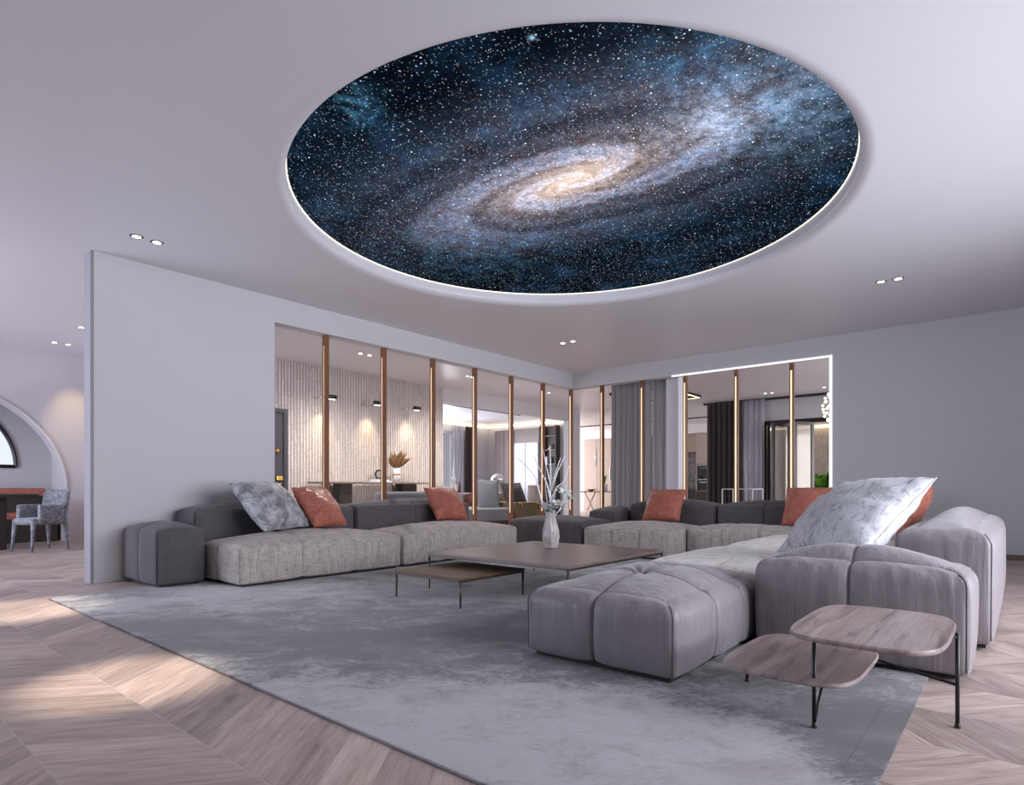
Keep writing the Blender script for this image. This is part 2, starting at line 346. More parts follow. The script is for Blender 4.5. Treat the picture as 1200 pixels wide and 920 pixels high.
# ------------------------------------------------------------------ mesh helpers
def BM(): return bmesh.new()
def box(bm, x0, x1, y0, y1, z0, z1):
    v = [bm.verts.new((x, y, z)) for x in (x0, x1) for y in (y0, y1) for z in (z0, z1)]
    for f in ((0, 1, 3, 2), (4, 6, 7, 5), (0, 4, 5, 1), (2, 3, 7, 6), (0, 2, 6, 4), (1, 5, 7, 3)): bm.faces.new([v[i] for i in f])
    return bm
def ring_frame(d):
    d = Vector(d).normalized(); u = d.cross(Vector((0, 0, 1)) if abs(d.z) < .95 else Vector((1, 0, 0))).normalized(); return u, d.cross(u)
def sweep(bm, pts, r, n=8, closed=False):
    pts = [Vector(p) for p in pts]; N = len(pts); rs = r if isinstance(r, (list, tuple)) else [r]*N
    rings = []
    u = None
    for i, p in enumerate(pts):
        a = pts[(i-1) % N] if (closed or i > 0) else p; b = pts[(i+1) % N] if (closed or i < N-1) else p
        d = (b-a).normalized()
        if u is None: u, v = ring_frame(d)
        else:
            u = (u-d*u.dot(d)); u = u.normalized() if u.length > 1e-6 else ring_frame(d)[0]; v = d.cross(u)
        rings.append([bm.verts.new(p+(u*math.cos(2*PI*k/n)+v*math.sin(2*PI*k/n))*rs[i]) for k in range(n)])
    for i in range(N if closed else N-1):
        A, B = rings[i], rings[(i+1) % N]
        for k in range(n): bm.faces.new((A[k], A[(k+1) % n], B[(k+1) % n], B[k]))
    if not closed:
        bm.faces.new(rings[0][::-1]); bm.faces.new(rings[-1])
    return bm
def lathe(bm, prof, n=24, c=(0, 0), mod=None):
    rings = []
    for r, z in prof:
        rings.append([bm.verts.new((c[0]+r*math.cos(2*PI*k/n)*(mod(k/n, z) if mod else 1), c[1]+r*math.sin(2*PI*k/n)*(mod(k/n, z) if mod else 1), z)) for k in range(n)])
    for A, B in zip(rings, rings[1:]):
        for k in range(n): bm.faces.new((A[k], A[(k+1) % n], B[(k+1) % n], B[k]))
    bm.faces.new(rings[0][::-1]); bm.faces.new(rings[-1]); return bm
def prism(bm, poly, z0, z1, rb=.0):
    """closed outline in xy, extruded; rb eases the edges"""
    cx = sum(p[0] for p in poly)/len(poly); cy = sum(p[1] for p in poly)/len(poly)
    def lay(z, ins):
        out = []
        for x, y in poly:
            d = math.hypot(x-cx, y-cy); k = (d-ins)/d; out.append(bm.verts.new((cx+(x-cx)*k, cy+(y-cy)*k, z)))
        return out
    L = [lay(z0, rb), lay(z0+rb, 0), lay(z1-rb, 0), lay(z1, rb)] if rb else [lay(z0, 0), lay(z1, 0)]
    n = len(poly)
    for A, B in zip(L, L[1:]):
        for k in range(n): bm.faces.new((A[k], A[(k+1) % n], B[(k+1) % n], B[k]))
    bm.faces.new(L[0][::-1]); bm.faces.new(L[-1]); return bm
def obj(name, bm, mat, parent=None, smooth=False, bevel=0, loc=None):
    bmesh.ops.recalc_face_normals(bm, faces=bm.faces[:])
    me = bpy.data.meshes.new(name); bm.to_mesh(me); bm.free()
    o = bpy.data.objects.new(name, me); COL.objects.link(o)
    me.materials.append(MAT[mat] if isinstance(mat, str) else mat)
    if smooth: me.shade_smooth()
    if bevel:
        b = o.modifiers.new('edge', 'BEVEL'); b.width = bevel; b.segments = 2; b.limit_method = 'ANGLE'; b.angle_limit = .7
    if loc: o.location = loc
    if parent: o.parent = parent
    return o
def tag(o, label, cat, group=None, kind=None):
    o['label'] = label; o['category'] = cat
    if group: o['group'] = group
    if kind: o['kind'] = kind
    return o
def thing(name, label, cat, loc=(0, 0, 0), rz=0, group=None):
    o = bpy.data.objects.new(name, None); COL.objects.link(o); o.location = loc; o.rotation_euler = (0, 0, rz); o.empty_display_size = .1
    return tag(o, label, cat, group)
def struct(name, bm, mat, smooth=False, parent=None, label=None, bevel=0):
    o = obj(name, bm, mat, parent, smooth, bevel)
    if not parent: o['kind'] = 'structure'
    if label: o['label'] = label
    return o
def dup(root, loc, label, group=None, rz=None):
    r = root.copy(); COL.objects.link(r); r.location = loc; r['label'] = label
    if rz is not None: r.rotation_euler = (0, 0, rz)
    if group: r['group'] = group
    for ch in list(root.children):
        c = ch.copy(); COL.objects.link(c); c.parent = r
        for g in list(ch.children):
            d = g.copy(); COL.objects.link(d); d.parent = c
    return r

# ------------------------------------------------------------------ the setting
H = 3.31; BEAM = 3.0
CX, CY = 4.457, 3.15
XR = 10.35; YL = 7.04
XB = -4.2
struct('floor', box(BM(), XB-.3, 24, YB-.3, 18.2, -.12, 0), 'floor')

# ceiling with round recess (soft plaster lip)
bm = BM(); N = 160; rings = []
prof = [(R_DISC+.10, 0.0)]+[(R_DISC+.10-.10*math.sin(q), .06-.06*math.cos(q)) for q in [PI/2*i/8 for i in range(1, 9)]]+[(R_DISC, .155)]
for pr, pz in prof:
    rings.append([bm.verts.new((CX+pr*math.cos(2*PI*k/N), CY+pr*math.sin(2*PI*k/N), H+pz)) for k in range(N)])
for A, B in zip(rings, rings[1:]):
    for k in range(N): bm.faces.new((A[k], A[(k+1) % N], B[(k+1) % N], B[k]))
x0, x1, y0, y1 = XB-.3, XR+.2, YB-.3, YL+.21
outer = []
for k in range(N):
    c_, s_ = math.cos(2*PI*k/N), math.sin(2*PI*k/N)
    tt = min(((x1-CX)/c_ if c_ > 1e-9 else (x0-CX)/c_ if c_ < -1e-9 else 1e9), ((y1-CY)/s_ if s_ > 1e-9 else (y0-CY)/s_ if s_ < -1e-9 else 1e9))
    outer.append(bm.verts.new((CX+tt*c_, CY+tt*s_, H)))
for k in range(N): bm.faces.new((rings[0][k], rings[0][(k+1) % N], outer[(k+1) % N], outer[k]))
for cx_, cy_ in ((x0, y0), (x1, y0), (x0, y1), (x1, y1)):   # fill the four corners
    c = bm.verts.new((cx_, cy_, H)); best = None
    for k in range(N):
        p, q = outer[k].co, outer[(k+1) % N].co
        ex = abs(p.x-cx_) < 1e-4 or abs(q.x-cx_) < 1e-4; ey = abs(p.y-cy_) < 1e-4 or abs(q.y-cy_) < 1e-4
        if ex and ey and ((abs(p.x-cx_) < 1e-4) != (abs(q.x-cx_) < 1e-4)): best = k
    if best is not None: bm.faces.new((outer[best], outer[(best+1) % N], c))
ceil = struct('ceiling', bm, 'ceil', smooth=False)
for p in ceil.data.polygons:
    if abs(p.normal.z) < .999: p.use_smooth = True
struct('ceiling_roof', box(BM(), XB-.3, 24, YB-.3, 18.2, 3.62, 3.75), 'ceil')
struct('ceiling_dining', box(BM(), XB-.3, 3.7, YL+.21, 18.2, H+.05, H+.15), 'ceil')
struct('ceiling_entrance', box(BM(), 3.7, 24, YL+.21, 18.2, H, H+.1), 'ceil')
struct('ceiling_hall', box(BM(), XR+.2, 24, YB-.3, YL+.21, H, H+.1), 'ceil')

# main room walls
bm = BM(); box(bm, 1.935, 3.84, YL, YL+.2, 0, H); struct('wall_left', bm, 'wall'); struct('wall_left_lintel', box(BM(), 3.84, XR, YL, YL+.2, BEAM, H), 'wall')
bm = BM(); box(bm, XR, XR+.2, YB, 2.22, 0, H); struct('wall_right', bm, 'wall'); struct('wall_right_lintel', box(BM(), XR, XR+.2, 2.22, YL+.2, BEAM, H), 'wall')
def wall_with_hole(name, axis, pos, th, a0, a1, z1, holes, mat):
    bm = BM(); xs = a0
    def bx(p, q, zz0, zz1):
        if axis == 'x': box(bm, pos, pos+th, p, q, zz0, zz1)
        else: box(bm, p, q, pos, pos+th, zz0, zz1)
    for h0, h1, hz0, hz1 in holes:
        bx(xs, h0, 0, z1)
        if hz0 > 0: bx(h0, h1, 0, hz0)
        bx(h0, h1, hz1, z1); xs = h1
    bx(xs, a1, 0, z1); return struct(name, bm, mat)
def window(n, axis, pos, h0, h1, z0, z1, nm, mat='black', w=.06):
    bm = BM()
    def bx(p, q, zz0, zz1):
        if axis == 'x': box(bm, pos-.04, pos+.04, p, q, zz0, zz1)
        else: box(bm, p, q, pos-.04, pos+.04, zz0, zz1)
    for i in range(nm+1):
        c = h0+w/2+(h1-h0-w)*i/nm; bx(c-w/2, c+w/2, z0, z1)
    for i in range(nm):
        a = h0+w/2+(h1-h0-w)*i/nm+w/2; b = h0+w/2+(h1-h0-w)*(i+1)/nm-w/2
        bx(a, b, z0, z0+w); bx(a, b, z1-w, z1)
    return struct('window_%d' % n, bm, mat)
wall_with_hole('wall_front', 'y', YB-.2, .2, XB, 24, H+.3, [(1.9, 7.1, .2, 3.1), (11.1, 15.7, .3, 2.9)], 'wall')
window(1, 'y', YB-.1, 1.9, 7.1, .2, 3.1, 4); window(2, 'y', YB-.1, 11.1, 15.7, .3, 2.9, 3)  # second window is invented, out of view, for the hall fill
wall_with_hole('wall_rear_unseen', 'x', XB-.2, .2, YB, 18.2, H+.3, [(7.8, 12.2, .3, 2.9)], 'darkwood')  # unseen wall, made dark to cut light bouncing back
window(4, 'x', XB-.1, 7.8, 12.2, .3, 2.9, 3)

# baseboards
struct('baseboard_right', box(BM(), XR-.015, XR, YB, 2.22, 0, .07), 'skirt')
# white trim round the right part of the opening, brightness put in as emission
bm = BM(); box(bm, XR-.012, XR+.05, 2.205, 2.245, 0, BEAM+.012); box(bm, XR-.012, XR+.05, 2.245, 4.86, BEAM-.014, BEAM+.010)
struct('trim_1', bm, 'trimglow')
struct('wall_jamb', box(BM(), XR+.28, XR+.5, 4.86, 5.10, 0, H), 'white')
# free wall end, its paint darkened to offset strong side light
struct('darkened_end_strip', box(BM(), 1.905, 1.935, YL+.002, YL+.198, 0, H), 'edge')

# dining side: arched wall, niche, bench wall
def arch_wall():
    bm = BM(); y0, y1 = 12.9, 13.3; cx, cz, r = 1.41, .9, 1.724; x0, x1, zt = XB, 3.7, H+.06; n = 48
    for yy in (y0, y1):
        arc = [(cx+r*math.cos(PI*i/n), cz+r*math.sin(PI*i/n)) for i in range(n+1)]
        def q(*p): bm.faces.new([bm.verts.new((a, yy, b)) for a, b in p])
        q((arc[0][0], 0), (x1, 0), (x1, zt), (arc[0][0], zt)); q((x0, 0), (arc[-1][0], 0), (arc[-1][0], zt), (x0, zt))
        for (ax, az), (bx_, bz) in zip(arc, arc[1:]): q((bx_, bz), (ax, az), (ax, zt), (bx_, zt))
    pts = [(cx+r, 0)]+[(cx+r*math.cos(PI*i/n), cz+r*math.sin(PI*i/n)) for i in range(n+1)]+[(cx-r, 0)]
    for (ax, az), (bx_, bz) in zip(pts, pts[1:]):
        bm.faces.new([bm.verts.new(p) for p in ((ax, y0, az), (bx_, y0, bz), (bx_, y1, bz), (ax, y1, az))])
    bmesh.ops.remove_doubles(bm, verts=bm.verts[:], dist=1e-4); return bm
struct('wall_dining', arch_wall(), 'wall2')
bm = BM(); sweep(bm, [(1.41+1.724*math.cos(PI*i/60), 12.9, .9+1.724*math.sin(PI*i/60)) for i in range(61)], .03, 10); struct('trim_3', bm, 'wall2', smooth=True)
def niche_wall():
    bm = BM(); y0, y1 = 13.9, 14.0; cx, cz, r = 1.41, 1.34, 1.2; n = 32; zt = H+.06
    def q(*p): bm.faces.new([bm.verts.new((a, y0, b)) for a, b in p])
    arc = [(cx+r*math.cos(PI*i/n), cz+r*math.sin(PI*i/n)) for i in range(n+1)]
    q((XB, 0), (3.7, 0), (3.7, cz), (XB, cz)); q((arc[0][0], cz), (3.7, cz), (3.7, zt), (arc[0][0], zt)); q((XB, cz), (arc[-1][0], cz), (arc[-1][0], zt), (XB, zt))
    for (ax, az), (bx_, bz) in zip(arc, arc[1:]): q((bx_, bz), (ax, az), (ax, zt), (bx_, zt))
    box(bm, 3.14, 3.3, 13.3, 13.9, 0, zt)
    return bm
struct('wall_niche', niche_wall(), 'wall2')
bm = BM(); sweep(bm, [(1.41+1.2*math.cos(PI*i/40), 13.88, 1.34+1.2*math.sin(PI*i/40)) for i in range(41)], .035, 6); sweep(bm, [(.21, 13.88, 1.34), (2.61, 13.88, 1.34)], .035, 6)
struct('window_5', bm, 'black')
# entrance: ridged stone wall, header, far walls
def ridged(x0, x1, y, th, z1):
    bm = BM(); p = .063; prof = []; x = x0
    i0 = math.floor(x0/p)
    xs = []
    k = i0
    while k*p < x1:
        for t_ in (0, .12, .3, .5, .7, .88):
            xx = (k+t_)*p
            if x0 <= xx <= x1: xs.append((xx, -.014*math.sin(PI*min(1, max(0, t_)))**.5 if t_ else 0))
        k += 1
    lo = [bm.verts.new((a, y+d, 0)) for a, d in xs]; hi = [bm.verts.new((a, y+d, z1)) for a, d in xs]
    for i in range(len(xs)-1): bm.faces.new((lo[i], lo[i+1], hi[i+1], hi[i]))
    box(bm, x0, x1, y+.001, y+th, 0, z1); return bm
struct('wall_entrance', ridged(3.7, 9.88, 10.4, .2, H), 'brick')
struct('wall_partition', box(BM(), 3.5, 3.7, 10.4, 14.0, 0, H+.06), 'wall2')
bm = BM(); box(bm, 9.88, 15.7, 10.4, 10.6, 2.98, H); box(bm, 15.1, 15.7, 10.4, 10.6, 0, 2.98); struct('wall_header', bm, 'wall')
wall_with_hole('wall_living', 'y', 15.4, .2, 3.7, 17.0, H, [(11.0, 15.15, .95, 2.95)], 'wall')
window(6, 'y', 15.5, 11.0, 15.15, .95, 2.95, 3, 'white')
struct('wall_side', box(BM(), 17.0, 17.2, 11.65, 18.0, 0, H), 'wall')
wall_with_hole('wall_kitchen_side', 'y', 18.0, .2, 17.0, 24, H+.3, [(17.6, 21.5, .5, 2.9)], 'wall')  # opening out of view, invented for the kitchen fill
struct('wall_kitchen', box(BM(), 22.0, 22.2, 6.6, 18.0, 0, H), 'wall')
bm = BM(); box(bm, 21.4, 22.0, 6.9, 18.0, 2.975, H); struct('wall_bulkhead', bm, 'white')
struct('wall_divider', box(BM(), 16.751, 22.0, 6.42, 6.62, 0, H), 'wall')
# header over folding doors and balcony
bm = BM(); box(bm, 16.55, 16.75, YB, 6.62, 2.72, H); box(bm, 16.55, 16.75, 5.25, 6.62, 0, 2.72); box(bm, 16.55, 16.75, YB, .5, 0, 2.72); struct('wall_hall', bm, 'wall')
struct('wall_balcony', box(BM(), 19.6, 19.8, -2.5, 6.41, 0, 2.9), 'backwall')
struct('ceiling_balcony', box(BM(), 16.76, 19.59, -2.5, 6.41, 2.80, 2.92), 'white')
struct('trim_4', box(BM(), 19.45, 19.52, -2.3, 6.3, 2.735, 2.785), 'ledgold')
# coves and ceiling slots
bm = BM(); box(bm, 9.9, 16.9, 15.25, 15.33, 3.20, 3.26); box(bm, 16.86, 16.93, 11.7, 15.25, 3.20, 3.26); struct('trim_5', bm, 'ledcove')
struct('trim_6', box(BM(), 9.9, 15.2, 12.35, 12.40, H-.012, H+.0), 'black')
struct('trim_7', box(BM(), 16.40, 16.52, 2.0, 6.75, H-.05, H), 'black')
struct('trim_8', box(BM(), 19.4, 19.48, 7.0, 16, H-.03, H), 'black')

# ------------------------------------------------------------------ galaxy ceiling light
g = thing('galaxy_ceiling_light', 'huge round backlit ceiling panel showing a blue spiral galaxy', 'ceiling light', (CX, CY, H+.02))
bm = BM(); lathe(bm, [(R_DISC-.012, .115), (R_DISC-.012, .14)], 160); obj('print_panel', bm, 'galaxy', g)
bm = BM(); sweep(bm, [((R_DISC-.006)*math.cos(2*PI*k/160), (R_DISC-.006)*math.sin(2*PI*k/160)  , .114) for k in range(160)], .0045, 6, True); obj('led_ring', bm, 'ledring', g, True)

# ------------------------------------------------------------------ rug
bm = BM(); box(bm, 1.412, 9.3, .342, 6.35, .001, .013)
rug = obj('rug', bm, 'rug', bevel=.004); tag(rug, 'large grey abstract rug lying under the modular sofas', 'rug')
bm = BM(); sweep(bm, [(1.46, .445, .0082), (9.25, .445, .0082)], .006, 6); obj('border_line', bm, MAT['rug'], rug)

# ------------------------------------------------------------------ upholstered blocks
def lin(n, extra=()):
    s = set(round(-1+2*i/n, 5) for i in range(n+1))
    for e in extra:
        for d in (-.035, -.02, -.01, 0, .01, .02, .035): s.add(round(max(-1, min(1, e+d)), 5))
    for e in (.995, .985, .965, .94, .9, .85): s.add(e); s.add(-e)
    return sorted(s)
class Puff:
    def __init__(s, dx, dy, z0, z1, r=.055, bs=.025, bt=.045, sx=(), sy=(), tufts=(), gd=.010, wob=.004, seed=0, fold=0.):
        s.fold = fold; s.st = .018 if fold else .034
        s.h = Vector((dx/2, dy/2, (z1-z0)/2)); s.zc = (z0+z1)/2; s.r = r; s.bs = bs; s.bt = bt; s.sx = sx; s.sy = sy; s.tufts = tufts; s.gd = gd; s.wob = wob; s.seed = seed
    def at(s, u, v, w, lift=0.):
        h = s.h; rt, rb, rc = s.r, .02, .02
        side = abs(u) > .99999 or abs(v) > .99999
        z = w*h.z
        if z > h.z-rt: q = (z-(h.z-rt))/rt; ins = rt*(1-math.sqrt(max(0, 1-q*q))); nz = q; nl = math.sqrt(max(0, 1-q*q))
        elif z < -h.z+rb: q = (-h.z+rb-z)/rb; ins = rb*(1-math.sqrt(max(0, 1-q*q))); nz = -q; nl = math.sqrt(max(0, 1-q*q))
        else: ins = 0; nz = 0; nl = 1
        if abs(w) > .99999: ins = rt if w > 0 else rb; nz = 1 if w > 0 else -1; nl = 0
        hx, hy = h.x-ins, h.y-ins
        x, y = u*hx, v*hy
        qx, qy = max(-hx+rc, min(hx-rc, x)), max(-hy+rc, min(hy-rc, y))
        d = Vector((x-qx, y-qy, 0)); cr = (abs(x-qx) > 1e-9 and abs(y-qy) > 1e-9)
        L = d.normalized() if d.length > 1e-9 else Vector((0, 0, 0))
        if cr: x, y = qx+L.x*rc, qy+L.y*rc
        p = Vector((x, y, z)); n = L*nl+Vector((0, 0, nz))
        n = n.normalized() if n.length > 1e-6 else Vector((0, 0, 1))
        fx, fy = max(0, 1-u*u), max(0, 1-v*v); fz = max(0, 1-max(0, w)**3)*max(0, 1-max(0, -w)**2.5)
        out = Vector((0, 0, 0))
        out.x += L.x*abs(L.x)*s.bs*(fy**.55)*(fz**.6); out.y += L.y*abs(L.y)*s.bs*(fx**.55)*(fz**.6)
        if nz > 0: out.z += nz*s.bt*(fx**.8)*(fy**.8)
        # top corners of the cover are drawn down a little
        if w > 0: out.z -= .018*(w**4)*(abs(u)*abs(v))**6
        g = 0
        for e in s.sx: dd = (u-e)*h.x; g += s.gd*math.exp(-(dd/.009)**2)+s.gd*.8*math.exp(-(dd/.05)**2)
        for e in s.sy: dd = (v-e)*h.y; g += s.gd*math.exp(-(dd/.009)**2)+s.gd*.8*math.exp(-(dd/.05)**2)
        if n.z > .3:
            for tu, tv, dp in s.tufts:
                ex, ey = (u-tu)*h.x, (v-tv)*h.y; dd = math.hypot(ex, ey); an = math.atan2(ey, ex)
                g += dp*math.exp(-(dd/.04)**2)+dp*.6*math.exp(-(dd/.15)**2)*(1+.5*math.cos(8*an))
        if s.fold:
            wt = math.exp(-((z-(h.z-rt*.6))/.16)**2)*max(0, 1-max(0, n.z-.55)*1.6)
            g += s.fold*wt*(noise.noise(Vector((x*26+s.seed, y*26, z*2.2)))+.5*noise.noise(Vector((x*55, y*55+s.seed, z*3))))
        if s.wob: g += s.wob*noise.noise(Vector((p.x*6+s.seed, p.y*6, p.z*3)))
        return Vector((p.x, p.y, p.z+s.zc))+out-n*(g-lift)
    def mesh(s):
        st = s.st
        U = lin(max(6, int(2*s.h.x/st)), s.sx); V = lin(max(6, int(2*s.h.y/st)), s.sy); Wl = lin(max(6, int(2*s.h.z/st)))
        bm = BM(); vs = {}
        def gv(u, v, w):
            k = (u, v, w)
            if k not in vs: vs[k] = bm.verts.new(s.at(u, v, w))
            return vs[k]
        for a, b in ((U, V),):
            for i in range(len(U)-1):
                for j in range(len(V)-1):
                    for w in (-1, 1): bm.faces.new([gv(U[i], V[j], w), gv(U[i+1], V[j], w), gv(U[i+1], V[j+1], w), gv(U[i], V[j+1], w)])
        for i in range(len(U)-1):
            for j in range(len(Wl)-1):
                for v in (-1, 1): bm.faces.new([gv(U[i], v, Wl[j]), gv(U[i+1], v, Wl[j]), gv(U[i+1], v, Wl[j+1]), gv(U[i], v, Wl[j+1])])
        for i in range(len(V)-1):
            for j in range(len(Wl)-1):
                for u in (-1, 1): bm.faces.new([gv(u, V[i], Wl[j]), gv(u, V[i+1], Wl[j]), gv(u, V[i+1], Wl[j+1]), gv(u, V[i], Wl[j+1])])
        return bm
    def seam_path(s, axis, e, lift):
        L = [i/14 for i in range(-14, 15)]
        f = (lambda v, w: s.at(e, v, w, lift)) if axis == 'x' else (lambda v, w: s.at(v, e, w, lift))
        return [f(-1, w) for w in L]+[f(v, 1) for v in L[1:]]+[f(1, w) for w in reversed(L[:-1])]
def block(name, label, cat, X0, X1, Y0, Y1, z1, mat, pipe, seams='', tufts=(), base=True, group='modular sofa blocks', bt=.045, bs=.022, r=.055, corners=((-1, -1),), z0=.024, sx=None, sy=None, gd=.010, z_floor=.0145, fold=0.):
    dx, dy = X1-X0, Y1-Y0
    sx = sx or (); sy = sy or ()
    t = thing(name, label, cat, ((X0+X1)/2, (Y0+Y1)/2, z_floor), 0, group)
    zt = z1-bt-z_floor
    p = Puff(dx-2*bs*.6, dy-2*bs*.6, z0, zt, r, bs, bt, sx, sy, tufts, gd, seed=X0*3.1+Y0, fold=fold)
    obj('cushion_body', p.mesh(), mat, t, True)
    for e in sx: obj('seam', sweep(BM(), p.seam_path('x', e, .004), .0035, 6), pipe, t, True)
    for e in sy: obj('seam', sweep(BM(), p.seam_path('y', e, .004), .0035, 6), pipe, t, True)
    L = [i/12 for i in range(-11, 12)]
    for a, b in corners:
        pts = [p.at(a, b, w, .003) for w in L]
        obj('corner_seam', sweep(BM(), pts, .0045, 6), pipe, t, True)
    for tu, tv, dp in tufts:
        q = p.at(tu, tv, 1, .004); bm = BM(); lathe(bm, [(.002, q.z-.004), (.011, q.z-.002), (.010, q.z+.003), (.002, q.z+.005)], 12, (q.x, q.y)); obj('button', bm, pipe, t, True)
    if base: obj('plinth', box(BM(), -dx/2+.055, dx/2-.055, -dy/2+.055, dy/2-.055, 0, z0+.03), 'plinth', t)
    return t
GL, GR, GF = 'left sofa modules', 'far sofa modules', 'near sofa modules'
DS = ((-1, -1), (1, -1), (-1, 1))
# left sofa along the plain wall and the first opening
block('armrest_module', 'charcoal fabric armrest block at the end of the left sofa beside plain wall', 'sofa module', 2.17, 2.63, 6.13, 7.02, .625, 'darkfab', 'piping_dark', sy=(0.0,), group=GL, bt=.05)
block('seat_module', 'beige tweed seat block of left sofa carrying the marbled cushion', 'sofa module', 2.68, 4.63, 5.56, 6.46, .505, 'tweed', 'tweed', sx=(-.33, .33), sy=(0,), group=GL, bt=.088, tufts=((-.33, 0, .02), (.33, 0, .02)))
block('seat_module', 'beige tweed seat block of left sofa next to the charcoal corner pouf', 'sofa module', 4.65, 6.78, 5.56, 6.46, .505, 'tweed', 'tweed', sx=(-.33, .33), sy=(0,), group=GL, bt=.088, tufts=((-.33, 0, .02), (.33, 0, .02)))
block('backrest_module', 'charcoal backrest block against the plain wall behind marbled cushion', 'sofa module', 2.66, 4.635, 6.5, 7.0, .80, 'darkfab', 'piping_dark', sx=(0.35,), group=GL, bt=.06, r=.07)
block('backrest_module', 'charcoal backrest block of left sofa below the second and third wooden posts', 'sofa module', 4.66, 6.76, 6.5, 7.0, .80, 'darkfab', 'piping_dark', sx=(-.05,), group=GL, bt=.06, r=.07)
block('corner_pouf', 'wide charcoal pouf in the room corner behind the vase', 'pouf', 7.2, 8.07, 4.755, 6.1, .535, 'darkfab', 'piping_dark', group=GR, bt=.05, r=.07)
# far sofa under the right opening
block('chaise_module', 'deep beige tweed chaise block with one orange cushion at far sofa', 'sofa module', 7.2, 8.46, 3.39, 4.725, .485, 'tweed', 'tweed', sy=(-.33, .33), sx=(.2,), group=GR, bt=.068, corners=((-1, -1), (-1, 1)))
block('seat_module', 'shallow beige tweed seat block of far sofa right of the chaise', 'sofa module', 7.6, 8.46, 1.98, 3.37, .485, 'tweed', 'tweed', sy=(-.33, .33), sx=(0,), group=GR)
block('backrest_module', 'charcoal backrest block behind the chaise of the far sofa', 'sofa module', 8.5, 9.0, 3.33, 4.71, .785, 'darkfab', 'piping_dark', sy=(0.0,), group=GR, bt=.06, r=.07)
block('backrest_module', 'charcoal backrest block behind the shallow seat of the far sofa', 'sofa module', 8.5, 9.0, 1.93, 3.31, .785, 'darkfab', 'piping_dark', sy=(0.05,), group=GR, bt=.06, r=.07)
block('armrest_module', 'charcoal armrest block of far sofa rising behind the corner pouf', 'sofa module', 8.1, 9.0, 4.74, 5.22, .665, 'darkfab', 'piping_dark', sx=(0.0,), group=GR, bt=.05)
# near sofa with grey nubuck blocks
block('tufted_pouf', 'large grey nubuck tufted pouf in front of the near sofa', 'pouf', 2.655, 4.07, 1.225, 2.145, .495, 'velvet', 'piping_grey', sx=(-.30, .30), sy=(0.0,), tufts=((-.30, 0, .045), (.30, 0, .045)), group=GF, bt=.09, bs=.035, r=.085, fold=.007, corners=((-1, -1), (1, -1), (-1, 1)), gd=.012)
block('armrest_module', 'grey nubuck armrest block behind the two-tier side table', 'sofa module', 3.60, 4.09, .165, 1.19, .64, 'velvet', 'piping_grey', sy=(0.03,), group=GF, bt=.08, bs=.032, r=.09, fold=.007, gd=.012, z_floor=.0145)
block('backrest_module', 'long grey nubuck backrest block right of the big marbled cushion', 'sofa module', 4.42, 7.4, .09, .61, .80, 'velvet', 'piping_grey', sx=(0.0,), group=GF, bt=.085, bs=.04, r=.10, fold=.007, z_floor=.0145)
block('seat_module', 'pale cream tweed seat block between the tufted pouf and near backrest', 'sofa module', 4.115, 5.62, .645, 2.15, .47, 'tweed2', 'tweed2', sx=(-.33, .33), sy=(0.3,), group=GF)
block('seat_module', 'pale cream tweed seat block at the far end of the near sofa', 'sofa module', 5.64, 7.4, .645, 2.15, .47, 'tweed2', 'tweed2', sx=(-.33, .33), sy=(0.3,), group=GF)

# ------------------------------------------------------------------ cushions
def cushion(label, c, Rm, w, h, t, mat, seed=0, group=None, ear=.045, wr=.02):
    bm = BM(); n = 34; U = [math.sin(PI/2*(-1+2*i/n)) for i in range(n+1)]
    U = [.5*a+.5*(-1+2*i/n) for i, a in enumerate(U)]
    g = {}
    for sd in (1, -1):
        for i, u in enumerate(U):
            for j, v in enumerate(U):
                edge = i in (0, n) or j in (0, n)
                if edge and sd < 0: g[(sd, i, j)] = g[(1, i, j)]; continue
                x = w/2*u*(1-ear*(1-v*v)); y = h/2*v*(1-ear*(1-u*u))
                q = max(0, (1-u*u)*(1-v*v)); z = t/2*q**.5
                e = (1-q)*q**.3
                fold = noise.noise(Vector((math.atan2(y, x)*3.4+seed, math.hypot(x, y)*2.5, sd*3.)))
                z += wr*e*(noise.noise(Vector((x*16+seed, y*16, sd*3.)))*1.2+fold*1.8)+wr*.9*noise.noise(Vector((x*6, y*6+seed, sd*9.)))*q**.3
                if edge: z = wr*.5*noise.noise(Vector((x*9+seed, y*9, 0)))
                g[(sd, i, j)] = bm.verts.new((x, y, sd*z if not edge else z))
    for sd in (1, -1):
        for i in range(n):
            for j in range(n): bm.faces.new([g[(sd, i, j)], g[(sd, i+1, j)], g[(sd, i+1, j+1)], g[(sd, i, j+1)]])
    loop = [g[(1, i, 0)].co.copy() for i in range(n)]+[g[(1, n, j)].co.copy() for j in range(n)]+[g[(1, n-i, n)].co.copy() for i in range(n)]+[g[(1, 0, n-j)].co.copy() for j in range(n)]
    o = obj('cushion', bm, mat, None, True)
    obj('edge_seam', sweep(BM(), loop, .004, 6, True), mat, o, True)
    M = Matrix(((Rm[0][0], Rm[0][1], Rm[0][2], c[0]), (Rm[1][0], Rm[1][1], Rm[1][2], c[1]), (Rm[2][0], Rm[2][1], Rm[2][2], c[2]), (0, 0, 0, 1)))
    o.matrix_world = M
    return tag(o, label, 'cushion', group)
def basis(xa, lean):
    """xa: horizontal direction of the cushion's width; lean: angle back from upright (normal turned up)"""
    xa = Vector(xa).normalized(); up = Vector((0, 0, 1)); nrm = xa.cross(up)      # x cross y = normal
    y = up*math.cos(lean)-nrm*math.sin(lean); z = xa.cross(y)
    return [[xa[i], y[i], z[i]] for i in range(3)]
GC = 'cushions on the sofas'
